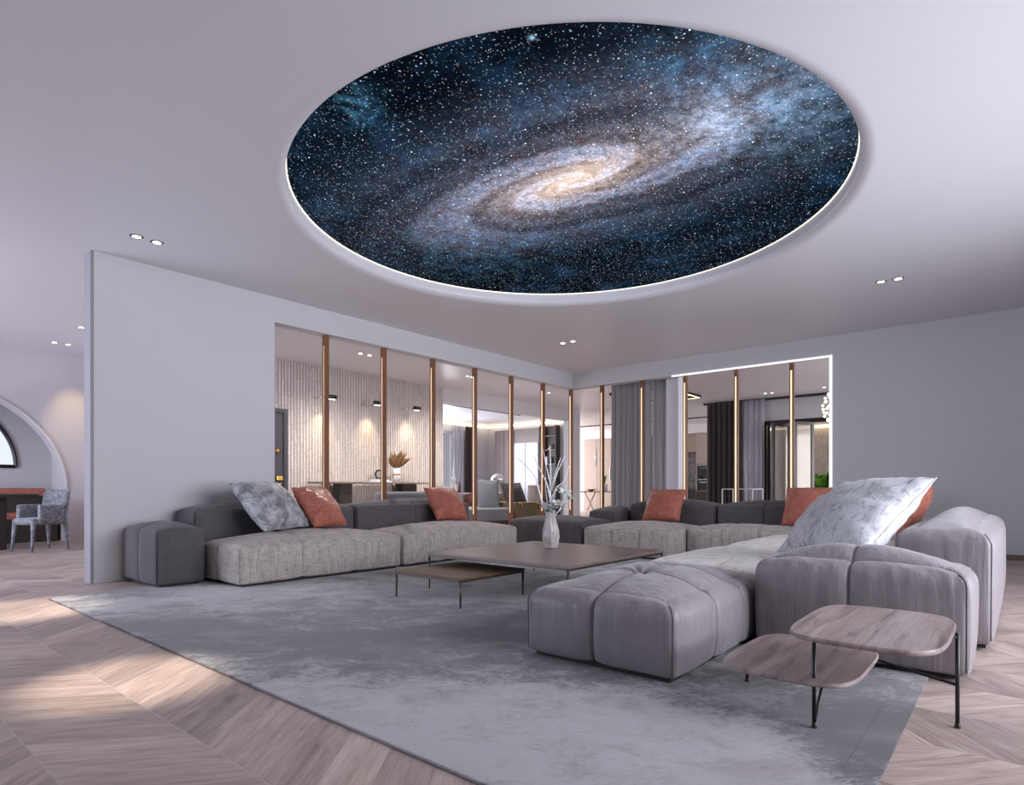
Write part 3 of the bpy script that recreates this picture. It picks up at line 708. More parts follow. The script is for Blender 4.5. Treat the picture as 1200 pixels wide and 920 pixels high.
cushion('grey marbled velvet cushion leaning on the left sofa beside plain wall', (3.36, 6.234, .762), [[0.943, -0.241, 0.228], [0.332, 0.632, -0.695], [0.024, 0.732, 0.676]], .70, .67, .32, 'marble', 1, GC)
cushion('orange satin cushion tucked beside grey marbled cushion on left sofa', (3.97, 6.25, .732), [[0.965, -0.155, 0.211], [0.263, 0.594, -0.756], [-0.008, 0.785, 0.614]], .55, .56, .28, 'orange', 5, GC)
cushion('orange satin cushion alone near the right end of left sofa', (6.069, 6.32, .73), [[0.995, 0.083, -0.053], [-0.093, 0.596, -0.793], [-0.035, 0.794, 0.6]], .58, .57, .28, 'orange', 9, GC)
cushion('orange satin cushion upright on the tweed chaise of far sofa', (8.29, 4.01, .705), basis((0.05, -1, 0), .55), .57, .53, .25, 'orange', 13, GC)
cushion('orange satin cushion at far sofa half hidden by big marbled cushion', (8.29, 2.06, .72), basis((0.0, -1, 0), .5), .54, .54, .25, 'orange', 17, GC)
cushion('big shiny silver marbled cushion leaning over the near sofa armrest', (4.60, .865, .75), [[-0.595, 0.647, -0.477], [-0.801, -0.425, 0.422], [0.071, 0.633, 0.771]], .79, .74, .36, 'marble2', 21, GC)
cushion('orange satin cushion peeking over the long near backrest', (6.92, .76, .74), basis((-1, 0, 0), .42), .56, .56, .17, 'orange', 25, GC)

# ------------------------------------------------------------------ coffee tables
def coffee(label, X0, X1, Y0, Y1, z, th, mat, legs, lr=(.012, .006)):
    t = thing('coffee_table', label, 'table', ((X0+X1)/2, (Y0+Y1)/2, .0145)); dx, dy = (X1-X0)/2, (Y1-Y0)/2; zz = z-.0145
    obj('tabletop', box(BM(), -dx, dx, -dy, dy, zz-th, zz), mat, t, bevel=.004)
    bm = BM(); i = .012
    for a in (-1, 1):
        box(bm, -dx+i, dx-i, a*(dy-i)-.008, a*(dy-i)+.008, zz-th-.016, zz-th); box(bm, a*(dx-i)-.008, a*(dx-i)+.008, -dy+i+.008, dy-i-.008, zz-th-.016, zz-th)
    obj('frame', bm, 'bronze', t)
    for a, b in legs:
        px, py = a*(dx-.014), b*(dy-.014)
        obj('leg', sweep(BM(), [(px, py, 0), (px, py, zz-th-.002)], [lr[1], lr[0]], 8), 'bronze', t, True)
    return t
C4 = ((-1, -1), (1, -1), (-1, 1), (1, 1))
coffee('large square walnut coffee table with a vase standing on it', 3.80, 5.41, 2.62, 4.21, .352, .022, 'walnut', C4)
coffee('low dark brown table nested under the large coffee table corner', 3.33, 4.13, 3.31, 4.11, .248, .02, 'walnut_dark', C4)

# ------------------------------------------------------------------ vase, twigs, lilies
VX, VY = 4.90, 3.595
v = thing('vase', 'faceted pale ceramic vase on the large walnut coffee table', 'vase', (VX, VY, .352))
prof = [(.04, 0), (.062, .004), (.074, .05), (.082, .11), (.078, .17), (.062, .24), (.046, .30), (.042, .35), (.046, .375), (.038, .375), (.036, .30)]
bm = BM(); lathe(bm, prof, 48, mod=lambda k, z: 1+.11*abs(math.sin(k*PI*9+z*4))*(.4+z*1.6)); obj('vessel', bm, 'ceramic', v, False)
bm = BM(); lathe(bm, [(.04, .0), (.052, .004), (.058, .06), (.055, .13), (.040, .22), (.03, .225)], 30, (0, 0), mod=lambda k, z: 1+.06*abs(math.sin(k*PI*7)))
sv = obj('vase', bm, 'ceramic'); sv.location = (VX+.142, VY+.080, .352); tag(sv, 'small pale ceramic vase tucked behind the faceted vase', 'vase')
camR = Vector((.6424, -.7664, 0)); camU = Vector((0, 0, 1)); camF = Vector((.7664, .6424, 0))
PXM = 6.07/708.0
def vp(px, py, f=0.): return Vector((VX, VY, .352))+camR*((px-646)*PXM)+camU*((642-py)*PXM)+camF*f
tw = thing('twig_arrangement', 'bare white painted branches standing up out of the faceted vase', 'branches', (VX, VY, .352))
TW = [([(645, 620), (646, 597), (645, 575), (646, 556), (645, 522)], .02, (.010, .004)),
      ([(646, 590), (641, 566), (634, 553), (625, 533)], -.05, (.006, .0025)),
      ([(644, 612), (636, 590), (628, 560), (622, 552), (607, 537)], -.02, (.007, .003)),
      ([(645, 565), (641, 548), (637, 526)], .05, (.006, .0025)),
      ([(646, 572), (652, 553), (658, 536)], .06, (.006, .003)),
      ([(646, 575), (654, 552), (662, 535)], -.04, (.006, .003)),
      ([(646, 585), (654, 570), (660, 566), (666, 551), (667, 546)], -.03, (.006, .003)),
      ([(643, 600), (640, 575), (640, 545)], .04, (.005, .002)),
      ([(648, 588), (652, 576), (660, 570)], .02, (.005, .002)),
      ([(657, 597), (660, 585), (660, 568)], .02, (.005, .0025))]
for pts, f, (ra, rb) in TW:
    n = len(pts); P = [vp(x, y, f*i/(n-1))-Vector((VX, VY, .352)) for i, (x, y) in enumerate(pts)]
    obj('twig', sweep(BM(), P, [1.3*(ra+(rb-ra)*i/(n-1)) for i in range(n)], 7), 'twig', tw, True)
ps = [vp(658, 595, -.02), vp(650, 605, -.01)]
st = obj('stick', sweep(BM(), ps, .007, 7), 'twig', None, True); tag(st, 'short white stick slanting from the vase below the lilies', 'stick')
def lily(label, px, py, sc, f, n=6, green=False):
    c = vp(px, py, f); t = thing('lily', label, 'flower', c, 0, 'white lilies in the vase')
    for k in range(n):
        a = 2*PI*k/n+.3; bm = BM(); L = .088*sc; rows = []
        for i in range(7):
            s = i/6; wd = .024*sc*math.sin(PI*min(.97, s*.85+.12)); rr = .006+L*s; zz = .035*sc*math.sin(s*1.9)-.012*sc*s*s
            rows.append([Vector((rr*math.cos(a)-wd*q*math.sin(a), rr*math.sin(a)+wd*q*math.cos(a), zz-.004*abs(q))) for q in (-1, 0, 1)])
        vs = [[bm.verts.new(p) for p in r] for r in rows]
        for A, B in zip(vs, vs[1:]):
            for q in range(2): bm.faces.new((A[q], A[q+1], B[q+1], B[q]))
        bmesh.ops.solidify(bm, geom=bm.faces[:], thickness=.0025)
        pt = obj('petal', bm, 'petal', t, True)
    bm = BM(); lathe(bm, [(.003, -.02), (.008, 0), (.006, .02), (.001, .026)], 8); obj('flower_centre', bm, 'green', t, True)
    t.rotation_euler = (random.uniform(.3, .9), random.uniform(-.6, .2), random.uniform(0, 3)); return t
for lab, px, py, sc, f in (('large open white lily at the left of vase mouth', 639, 597, 1.0, -.06), ('white lily low in the middle of vase mouth', 645, 595, 1.05, -.05), ('white lily on the right of vase mouth', 653, 591, 1.0, -.02),
                           ('white lily blossom up on the right stem', 662, 578, .9, .0), ('small white lily at tip of right stem', 667, 584, .85, .0), ('white lily just behind the vase mouth', 657, 594, .9, .04)):
    lily(lab, px, py, sc, f)
gl = thing('leaf_sprig', 'small green leaves at the mouth of the faceted vase', 'leaves', vp(642, 598, -.03))
for k in range(7):
    a = k*.9; bm = BM(); p0 = Vector((0, 0, -.02)); p1 = Vector((math.cos(a)*.045, math.sin(a)*.045, .012))
    prism_pts = [p0, p0.lerp(p1, .5)+Vector((-math.sin(a), math.cos(a), 0))*.011, p1, p0.lerp(p1, .5)-Vector((-math.sin(a), math.cos(a), 0))*.011]
    f = bm.faces.new([bm.verts.new(q) for q in prism_pts]); bmesh.ops.solidify(bm, geom=[f], thickness=.002); obj('leaf', bm, 'green', gl)

# ------------------------------------------------------------------ two tier side table
def squircle(dx, dy, n=96, p=4.2, bulge=.0):
    out = []
    for k in range(n):
        a = 2*PI*k/n; c_, s_ = math.cos(a), math.sin(a)
        out.append((dx*math.copysign(abs(c_)**(2/p), c_), dy*math.copysign(abs(s_)**(2/p), s_)))
    return out
st = thing('side_table', 'two-tier side table with grey walnut tops and thin black legs', 'side table', (2.8, .6, 0))
def loc(x, y, z): return (x-2.8, y-.6, z)
bm = BM(); prism(bm, squircle(.405, .258), .383, .402, .006); o = obj('upper_top', bm, 'ashwood', st, False); o.location = (.005, -.155, 0)
o['label'] = 'higher grey walnut top'
bm = BM(); prism(bm, squircle(.385, .266), .190, .208, .006); o = obj('lower_top', bm, 'ashwood', st, False); o.location = (.085, .135, 0)
o['label'] = 'lower grey walnut top'
for (x, y, zt) in ((2.567, .611, .383), (2.968, .184, .376), (2.974, 1.005, .190)):
    z0 = .0146 if y > .342 else 0
    bm = BM(); sweep(bm, [loc(x, y, z0+.008), loc(x, y, zt)], .0075, 10); lg = obj('leg', bm, 'black', st, True)
    bm = BM(); lathe(bm, [(.011, z0), (.011, z0+.003), (.0085, z0+.016), (.0075, z0+.02)], 12, loc(x, y, 0)[:2]); obj('foot', bm, 'black', lg, True)
obj('crossbar', sweep(BM(), [loc(2.968, .184, .17), loc(3.12, .42, .17), loc(3.12, .5, .185)], .006, 8), 'black', st, True)
obj('crossbar', sweep(BM(), [loc(2.567, .611, .03), loc(2.80, .62, .188)], .006, 8), 'black', st, True)
obj('crossbar', sweep(BM(), [loc(2.567, .611, .36), loc(2.968, .184, .36)], .006, 8), 'black', st, True)

# ------------------------------------------------------------------ wooden posts with LED strips
ORD = ['first', 'second', 'third', 'fourth', 'fifth', 'sixth', 'seventh']
a = .0325
p0 = thing('wooden_post', 'first wooden LED post of the left opening, nearest the plain wall', 'post', (4.62, YL+.10, 0), 0, 'LED posts in the openings')
bm = BM(); pr = [(a, -a), (a, a), (-a, a), (-a, .019), (-a+.018, .019), (-a+.018, -.009), (-a, -.009), (-a, -a)]
lo = [bm.verts.new((x, y, 0)) for x, y in pr]; hi = [bm.verts.new((x, y, BEAM)) for x, y in pr]
for k in range(8): bm.faces.new((lo[k], lo[(k+1) % 8], hi[(k+1) % 8], hi[k]))
for L_ in (lo, hi):
    for q in ((0, 1, 4, 5), (1, 2, 3, 4), (0, 5, 6, 7)): bm.faces.new([L_[i] for i in q])
obj('shaft', bm, 'post', p0)
bm = BM(); box(bm, -a, -a+.018, -.009, .019, 0, .5); box(bm, -a, -a+.018, -.009, .019, 2.86, BEAM); obj('groove_plug', bm, 'post', p0)
obj('led_strip', box(BM(), -a+.013, -a+.018, -.008, .018, .501, 2.859), 'led', p0)
for i in range(1, 6):
    dup(p0, (4.618+.9695*i, YL+.10, 0), '%s wooden LED post along the left opening counted from the plain wall' % ORD[i])
dup(p0, (10.437, YL+.10, 0), 'wooden LED post standing in the corner where both openings meet')
for i, y in enumerate((6.379, 5.492, 4.628, 3.704, 2.81)):
    dup(p0, (XR+.075, y, 0), ['wooden LED post of right opening before the grey curtain edge', 'wooden LED post of right opening between grey curtain and grey sheer', 'wooden LED post of right opening beside the white jamb and ovens', 'wooden LED post of right opening in front of brown curtain', 'wooden LED post of right opening in front of the folding glass doors'][i])

# ------------------------------------------------------------------ recessed downlights
def downlight(label, x, y, power=0, tgt=None, ang=60, col=(1, .87, .7), z=H):
    t = thing('downlight', label, 'ceiling light', (x, y, z), 0, 'recessed ceiling spots')
    bm = BM(); n = 28
    ins, out = .038, .058
    A = [bm.verts.new((out*math.cos(2*PI*k/n), out*math.sin(2*PI*k/n), -.001)) for k in range(n)]; B = [bm.verts.new((ins*math.cos(2*PI*k/n), ins*math.sin(2*PI*k/n), -.006)) for k in range(n)]
    C_ = [bm.verts.new((ins*math.cos(2*PI*k/n), ins*math.sin(2*PI*k/n), -.001)) for k in range(n)]
    for k in range(n):
        j = (k+1) % n; bm.faces.new((A[k], A[j], B[j], B[k])); bm.faces.new((B[k], B[j], C_[j], C_[k]))
    obj('trim_ring', bm, 'black', t, True)
    bm = BM(); lathe(bm, [(.001, -.0015), (.040, -.0015), (.040, -.003), (.001, -.003)], 24); obj('lens', bm, 'lightlens', t)
    if power: spot('spot_beam', (x, y, z-.02), tgt or (x, y, 0), power, col, ang, .9, t)
    return t
downlight('recessed ceiling spot left of its pair above the plain wall', 2.082, 6.335, 760, (1.22, 5.95, 0), 23)
downlight('recessed ceiling spot right of its pair above the plain wall', 2.259, 6.339)
downlight('recessed ceiling spot left of its pair above the far right wall', 8.0, 1.2)
downlight('recessed ceiling spot right of its pair above the far right wall', 8.008, 1.035)
downlight('recessed ceiling spot left of its pair near the beam corner', 8.07, 5.68)
downlight('recessed ceiling spot right of its pair near the beam corner', 8.073, 5.485)
downlight('recessed ceiling spot nearest the tall rear windows', .76, 3.46, 620, (1.08, 3.36, 0), 20)
zd = H+.05
downlight('single recessed ceiling spot over the dining chair', 2.795, 10.767, z=zd)
downlight('recessed ceiling spot left of its pair before dining arch', 2.80, 12.22, z=zd)
downlight('recessed ceiling spot right of its pair before dining arch', 2.99, 12.22, 60, (3.38, 12.9, 1.75), 52, (1, .76, .45), z=zd)
downlight('recessed ceiling spot left of its pair before ridged stone wall', 6.41, 8.83, 320, None, 150, (1, .93, .87))
downlight('recessed ceiling spot right of its pair before ridged stone wall', 6.605, 8.83)
downlight('recessed ceiling spot left of its pair behind the fourth post', 9.17, 8.9, 320, None, 150, (1, .93, .87))
downlight('recessed ceiling spot right of its pair behind the fourth post', 9.31, 8.9)
downlight('recessed ceiling spot left of its pair behind the sixth post', 11.83, 8.9, 320, None, 150, (1, .93, .87))
downlight('recessed ceiling spot right of its pair behind the sixth post', 12.05, 8.9)
downlight('recessed ceiling spot left of its pair before the folding doors', 15.6, 4.83)
downlight('recessed ceiling spot right of its pair before the folding doors', 15.6, 4.67)
downlight('single recessed ceiling spot before the folding doors', 15.56, 3.48)

# ------------------------------------------------------------------ curtains
def curtain_mesh(axis, pos, a0, a1, z0, z1, amp, wl, th=.006, seed=0):
    bm = BM(); n = int((a1-a0)/wl*10); rows = []
    zs = [z0+(z1-z0)*j/6 for j in range(7)]
    def off(s, z): return amp*math.sin(2*PI*s/wl+.5*math.sin(s*3+seed))*(.75+.25*(z1-z)/(z1-z0))+amp*.4*math.sin(2*PI*s/wl*.43+seed)
    for sd in (-1, 1):
        g = []
        for i in range(n+1):
            s = a0+(a1-a0)*i/n
            g.append([bm.verts.new((pos+off(s, z)+sd*th/2, s, z) if axis == 'x' else (s, pos+off(s, z)+sd*th/2, z)) for z in zs])
        rows.append(g)
    for g in rows:
        for i in range(n):
            for j in range(6): bm.faces.new((g[i][j], g[i+1][j], g[i+1][j+1], g[i][j+1]))
    A, B = rows
    for i in range(n):
        for j in (0, 6): bm.faces.new((A[i][j], A[i+1][j], B[i+1][j], B[i][j]))
    for i in (0, n):
        for j in range(6): bm.faces.new((A[i][j], A[i][j+1], B[i][j+1], B[i][j]))
    return bm
tag(obj('curtain', curtain_mesh('x', XR+.40, 5.47, 6.34, .02, H-.01, .035, .13), 'grey_curtain', None, True), 'heavy grey pleated curtain behind the right opening', 'curtain')
tag(obj('sheer_curtain', curtain_mesh('x', XR+.42, 5.08, 5.46, .02, H-.01, .012, .11, .004), 'sheer2', None, True), 'smooth grey sheer curtain next to the white jamb', 'curtain')
tag(obj('curtain', curtain_mesh('x', 16.30, 5.66, 6.62, .02, H-.03, .05, .15), 'brown_curtain', None, True), 'dark brown curtain beside the folding glass doors', 'curtain')
tag(obj('sheer_curtain', curtain_mesh('x', 16.33, 5.08, 5.66, .02, H-.03, .03, .14, .004), 'sheer', None, True), 'white sheer curtain between brown curtain and folding doors', 'curtain')
tag(obj('curtain', curtain_mesh('y', 15.25, 15.55, 16.2, .02, 3.17, .05, .15), 'brown_curtain', None, True), 'dark brown curtain at the distant living room window', 'curtain')
tag(obj('sheer_curtain', curtain_mesh('y', 15.28, 15.0, 15.55, .02, 3.17, .03, .14, .004), 'sheer', None, True), 'white sheer curtain at the distant living room window', 'curtain')

# ------------------------------------------------------------------ dining corner
def P3(*a): return [Vector(p) for p in a]
t = thing('dining_chair', 'mottled grey velvet armchair at the dining table under the arch', 'chair', (2.46, 11.42, 0), math.radians(200))
def rbox(bm, x0, x1, y0, y1, z0, z1): return box(bm, x0, x1, y0, y1, z0, z1)
# local: front = +x
o = obj('seat', rbox(BM(), -.24, .27, -.24, .24, .40, .50), 'mottled', t, True, .04)
bm = BM()
n = 14; rows = []
for i in range(n+1):
    q = -1+2*i/n; ang = q*1.25; rr = .27
    x = -.10-rr*math.cos(ang)*.72; y = rr*math.sin(ang)*1.02; top = .93-.04*abs(q)**3
    rows.append([(x-.02*0, y, .40), (x-.03, y*1.02, .65), (x-.055, y*1.05, top), (x-.02, y*.9, top), (x+.035, y*.85, .65), (x+.05, y*.82, .42)])
vs = [[bm.verts.new(p) for p in r] for r in rows]
for A, B in zip(vs, vs[1:]):
    for k in range(6): bm.faces.new((A[k], A[(k+1) % 6], B[(k+1) % 6], B[k]))
bm.faces.new(vs[0]); bm.faces.new(vs[-1][::-1]); obj('backrest', bm, 'mottled', t, True, .015)
for sd in (-1, 1): obj('armrest', box(BM(), -.16, .20, sd*.24-.035, sd*.24+.035, .42, .70), 'mottled', t, True, .03)
for x, y in ((.25, .21), (.25, -.21), (-.22, .20), (-.22, -.20)):
    obj('leg', sweep(BM(), [(x*1.12, y*1.08, 0), (x*1.03, y*1.02, .25), (x*.97, y*.97, .47)], [.015, .026, .036], 10), 'mottled', t, True)
t = thing('dining_table', 'dark dining table with pedestal base in front of banquette', 'table', (1.35, 12.15, 0))
obj('tabletop', box(BM(), -1.6, 1.15, -.42, .42, .80, .86), 'darkwood', t, bevel=.01)
obj('pedestal', box(BM(), .62, .78, -.25, .25, .0, .80), 'darkwood', t, bevel=.01)
obj('pedestal', box(BM(), -1.3, -1.14, -.25, .25, .0, .80), 'darkwood', t, bevel=.01)
t = thing('banquette', 'built-in dark banquette bench with orange cushions inside the arch niche', 'bench', (1.4, 13.55, 0))
obj('base', box(BM(), -1.68, 1.68, -.32, .32, 0, .40), 'darkwood', t)
obj('seat_cushion', box(BM(), -1.66, 1.2, -.34, .18, .40, .52), 'orange', t, bevel=.03)
obj('backrest', box(BM(), -1.68, 1.62, .19, .32, .40, .90), 'darkwood', t)
obj('back_cushion', box(BM(), -1.66, .3, .1, .19, .80, .95), 'orange', t, bevel=.03); obj('back_cushion', box(BM(), .33, 1.6, .1, .19, .80, .95), 'orange', t, bevel=.03)
t = thing('chandelier', 'gold wire chandelier hanging over the dining table', 'chandelier', (1.55, 12.15, 2.28))
for k in range(26):
    a0 = random.uniform(0, 2*PI); b0 = random.uniform(-.13, .13)
    sweep(bm := BM(), [(.42*math.cos(a0+q*.5)*(1-.12*abs(q-2)), .42*math.sin(a0+q*.5)*(1-.12*abs(q-2)), b0+.03*math.sin(q*2+k)) for q in range(5)], .005, 5); obj('wire_loop', bm, 'brass', t, True)
bm = BM(); lathe(bm, [(.05, -.12), (.36, -.05), (.4, .03), (.28, .12), (.05, .14)], 24); obj('crystal_body', bm, 'crystal', t, True)
obj('suspension_rod', sweep(BM(), [(0, 0, .14), (0, 0, H+.05-2.28)], .01, 8), 'brass', t)

# ------------------------------------------------------------------ entrance hall
d1 = struct('door_1', box(BM(), 5.0, 5.88, 10.33, 10.39, 0, 2.40), 'doorgrey')
bm = BM(); box(bm, 5.80, 5.88, 10.30, 10.33, 0, 2.40); box(bm, 5.0, 5.80, 10.30, 10.33, 2.33, 2.40); obj('door_frame', bm, 'doorgrey', d1)
bm = BM(); lathe(bm, [(.005, 0), (.045, .005), (.04, .03), (.005, .04)], 16); o = obj('peephole', bm, 'brass', d1, True); o.matrix_world = Matrix.Translation((5.69, 10.33, 1.63)) @ Matrix.Rotation(PI/2, 4, 'X')
obj('handle', box(BM(), 5.64, 5.76, 10.26, 10.33, 1.09, 1.17), 'brass', d1, bevel=.01)
bm = BM(); lathe(bm, [(.005, 0), (.05, .005), (.045, .05), (.005, .06)], 16); o = obj('knob', bm, 'brass', d1, True); o.matrix_world = Matrix.Translation((5.70, 10.33, 1.0)) @ Matrix.Rotation(PI/2, 4, 'X')
def sconce(label, x):
    t = thing('wall_lamp', label, 'wall lamp', (x, 10.386, 2.70), 0, 'black wall lamps')
    obj('arm', sweep(BM(), [(-.14, 0, -.02), (-.14, -.2, -.02), (-.02, -.28, 0)], .010, 8), 'chrome', t, True)
    obj('lamp_head', sweep(BM(), [(-.02, -.28, 0), (.14, -.28, 0)], .045, 16), 'black', t, True)
    bm = BM(); box(bm, -.01, .12, -.30, -.26, -.049, -.044); obj('lens', bm, 'lightlens', t)
    spot('spot_beam', (x, 10.08, 2.63), (x-.02, 10.40, 1.95), 34, (1, .74, .42), 62, 1.0, t)
for lab, x in (('black wall lamp on ridged stone nearest the charcoal door', 6.62), ('black wall lamp on ridged stone, middle of three', 7.70), ('black wall lamp on ridged stone above the dried pampas', 8.76)): sconce(lab, x)
t = thing('console_table', 'long dark console table with thin bent legs along ridged stone wall', 'console table', (7.65, 10.1, 0))
obj('tabletop', box(BM(), -1.36, 1.32, -.22, .24, 1.035, 1.07), 'walnut', t, bevel=.005)
obj('panel_leg', box(BM(), -.88, -.60, -.12, .12, 0, 1.035), 'darkwood', t); obj('panel_leg', box(BM(), .66, 1.05, -.12, .12, 0, 1.035), 'darkwood', t)
for x in (-1.26, -1.1, .38, .48): obj('leg', sweep(BM(), [(x-.05, -.15, 0), (x+.03, -.15, .8), (x, -.15, 1.0), (x-.04, -.15, 1.035)], .012, 6), 'black', t, True)
t = thing('vase', 'white vase with a gold band on the entrance console', 'vase', (8.23, 10.08, 1.07))
bm = BM(); lathe(bm, [(.05, 0), (.072, .005), (.075, .3), (.06, .3)], 24); obj('vessel', bm, 'white', t, True)
bm = BM(); lathe(bm, [(.0765, .15), (.0765, .18)], 24); obj('band', bm, 'brass', t, True)
t = thing('pampas_bunch', 'bunch of brown dried pampas plumes in the white vase', 'dried flowers', (8.23, 10.08, 1.35))
for k in range(36):
    az = random.uniform(0, 2*PI); le = random.uniform(.26, .46); sp = random.uniform(.1, 1.3)
    dirv = Vector((math.cos(az)*sp, math.sin(az)*sp*.6-.1*sp, 1)).normalized()
    pts = [dirv*le*q+Vector((0, 0, -.06*sp*q*q)) for q in (0, .25, .5, .75, 1)]
    obj('plume', sweep(BM(), pts, [.004, .02, .032, .024, .003], 7), 'pampas', t, True)
t = thing('ring_ornament', 'black ring sculpture on white books on entrance console', 'ornament', (7.77, 10.08, 1.13))
obj('ring', sweep(BM(), [(.085*math.cos(2*PI*k/32), 0, .10+.085*math.sin(2*PI*k/32)) for k in range(32)], .018, 8, True), 'black', t, True)
tag(obj('book', box(BM(), 7.62, 7.98, 9.95, 10.2, 1.07, 1.10), 'white'), 'white book lying flat on console, lower of two', 'book', 'books under the ring')
tag(obj('book', box(BM(), 7.64, 7.94, 9.97, 10.18, 1.10, 1.13), 'white'), 'white book on top of another beneath ring ornament', 'book', 'books under the ring')

# seating behind the left opening
t = thing('armchair', 'blue-grey armchair whose low back rises behind the left sofa', 'armchair', (6.55, 8.25, -.0))
obj('seat', box(BM(), -.5, .55, -.3, .5, .0, .45), 'greyfab', t, True, .06)
obj('backrest', box(BM(), -.55, .62, -.5, -.3, .1, .89), 'greyfab', t, True, .07)
for sd in (-1, 1): obj('armrest', box(BM(), -.02+sd*.56-.07, -.02+sd*.56+.07, -.3, .5, .1, .6), 'greyfab', t, True, .05)
t = thing('daybed', 'grey daybed with an olive leather box end behind left opening', 'daybed', (8.75, 8.2, 0))
obj('mattress', box(BM(), -1.2, .55, -.45, .45, .3, .56), 'greyfab', t, True, .05)
obj('base', box(BM(), -1.15, .55, -.42, .42, .05, .3), 'darkwood', t)
e = obj('end_box', box(BM(), .56, 1.42, -.5, .45, .03, .66), 'olive', t, False, .012)
for x in (.68, 1.26):
    obj('clasp', sweep(BM(), [(x-.03, -.505, .64), (x+.02, -.515, .645), (x+.045, -.515, .61), (x+.045, -.51, .52)], .012, 6), 'brass', e, True)
def smallc(label, c, xa, lean, w, h, m, sd): cushion(label, c, basis(xa, lean), w, h, .16, m, sd, 'cushions beyond the left opening', wr=.006)
smallc('flat grey cushion leaning against the olive box of the daybed', (9.10, 8.25, .83), (.75, -.66, 0), .3, .44, .62, 'greyfab', 31)
smallc('dark fur cushion on top of the olive box', (9.72, 8.1, .86), (1, -.1, 0), .45, .6, .45, 'furdark', 33)
smallc('dark grey cushion at the far end of the olive box', (10.02, 8.35, .84), (.9, -.3, 0), .5, .45, .42, 'greyfab', 35)
# far living room
t = thing('dining_table', 'long black table with chrome edge before the distant window', 'table', (12.75, 12.2, 0))
obj('tabletop', box(BM(), -1.3, 1.1, -.45, .45, .78, .82), 'chrome', t, bevel=.005)
for x in (-1.1, .9): obj('leg', box(BM(), x-.06, x+.06, -.3, .3, 0, .78), 'black', t)
t = thing('table_lamp', 'chrome mushroom lamp on the distant black table', 'table lamp', (13.55, 11.9, .82))
bm = BM(); lathe(bm, [(.09, 0), (.09, .02), (.045, .05), (.04, .32), (.02, .34)], 20); obj('stem', bm, 'chrome', t, True)
bm = BM(); lathe(bm, [(.205, .36), (.21, .37), (.195, .44), (.15, .51), (.08, .555), (.01, .565)], 28); obj('lamp_shade', bm, 'chrome', t, True)
t = thing('round_stool', 'maroon leather bench seat on a dark base behind the left sofa', 'stool', (10.6, 10.0, 0))
bm = BM(); lathe(bm, [(.01, .36), (.30, .36), (.34, .41), (.33, .46), (.25, .5), (.01, .51)], 24); obj('seat', bm, 'maroon', t, True)
bm = BM(); lathe(bm, [(.22, 0), (.22, .02), (.05, .05), (.05, .36)], 20); obj('base', bm, 'black', t, True)
def tubchair(label, x, y, rz, m):
    t = thing('tub_chair', label, 'chair', (x, y, 0), rz, 'chairs at the distant table')
    bm = BM(); rows = []
    for i in range(15):
        q = -1+2*i/14; an = q*1.7; rows.append([(-.05-.30*math.cos(an), .30*math.sin(an), .38), (-.06-.34*math.cos(an), .33*math.sin(an), .86-.12*q*q), (-.06-.27*math.cos(an), .27*math.sin(an), .86-.12*q*q), (-.05-.22*math.cos(an), .22*math.sin(an), .38)])
    vs = [[bm.verts.new(p) for p in r] for r in rows]
    for A, B in zip(vs, vs[1:]):
        for k in range(4): bm.faces.new((A[k], A[(k+1) % 4], B[(k+1) % 4], B[k]))
    bm.faces.new(vs[0]); bm.faces.new(vs[-1][::-1]); obj('backrest', bm, m, t, True)
    bm = BM(); lathe(bm, [(.01, .36), (.27, .36), (.28, .42), (.25, .47), (.01, .48)], 20); obj('seat', bm, m, t, True)
    for xx, yy in ((.18, .18), (.18, -.18), (-.2, .18), (-.2, -.18)): obj('leg', sweep(BM(), [(xx*1.2, yy*1.2, 0), (xx, yy, .37)], [.01, .016], 8), 'black', t)
tubchair('olive tub chair at the right end of the distant black table', 13.15, 11.35, PI*.5, 'olive')
tubchair('maroon tub chair at the left end of the distant black table', 11.75, 11.4, PI*.6, 'maroon')
t = thing('figurine', 'pale abstract figurine with a maroon flask on the distant table', 'ornament', (12.02, 12.2, .82))
bm = BM(); lathe(bm, [(.06, 0), (.09, .08), (.06, .22), (.03, .28), (.055, .34), (.05, .42), (.005, .46)], 16); obj('body', bm, 'white', t, True)
bm = BM(); lathe(bm, [(.04, 0), (.05, .02), (.035, .2), (.015, .3)], 12, (.12, -.09)); obj('flask', bm, 'maroon', t, True)
t = thing('high_back_chair', 'tall taupe dining chair back seen behind the vase branches', 'chair', (11.3, 8.75, 0))
obj('backrest', box(BM(), -.24, .24, -.03, .05, .45, 1.02), 'taupe', t, True, .02); obj('seat', box(BM(), -.24, .24, .05, .48, .40, .48), 'taupe', t, True, .02)
for xx in (-.2, .2):
    for yy in (.0, .44): obj('leg', sweep(BM(), [(xx, yy, 0), (xx, yy, .41)], .016, 8), 'black', t)
# wardrobe wall and bookcase on the side wall
t = thing('wardrobe', 'tall glossy taupe wardrobe with painted window reflection in the distant living room', 'wardrobe', (16.7, 13.72, 0))
obj('body', box(BM(), 0, .28, -.95, 1.1, 0, 3.05), 'taupe', t)
for y0_, y1_, m in ((-.93, -.38, 'pale'), (-.36, .14, 'pale'), (.16, .62, 'taupe'), (.64, 1.08, 'taupe')):  # pale doors: the window's reflection put into the colour
    dd = obj('door', box(BM(), -.03, -.001, y0_, y1_, .1, 2.55 if m == 'pale' else 3.0), m, t); dd['label'] = 'glossy door with painted window reflection' if m == 'pale' else 'taupe door'
t = thing('bookcase', 'narrow dark open bookcase beside the distant wardrobe', 'bookcase', (16.7, 12.4, 0))
bm = BM(); box(bm, .24, .28, -.33, .33, 0, 3.1); box(bm, 0, .24, -.35, -.31, 0, 3.1); box(bm, 0, .24, .31, .35, 0, 3.1); obj('carcass', bm, 'darkwood', t)
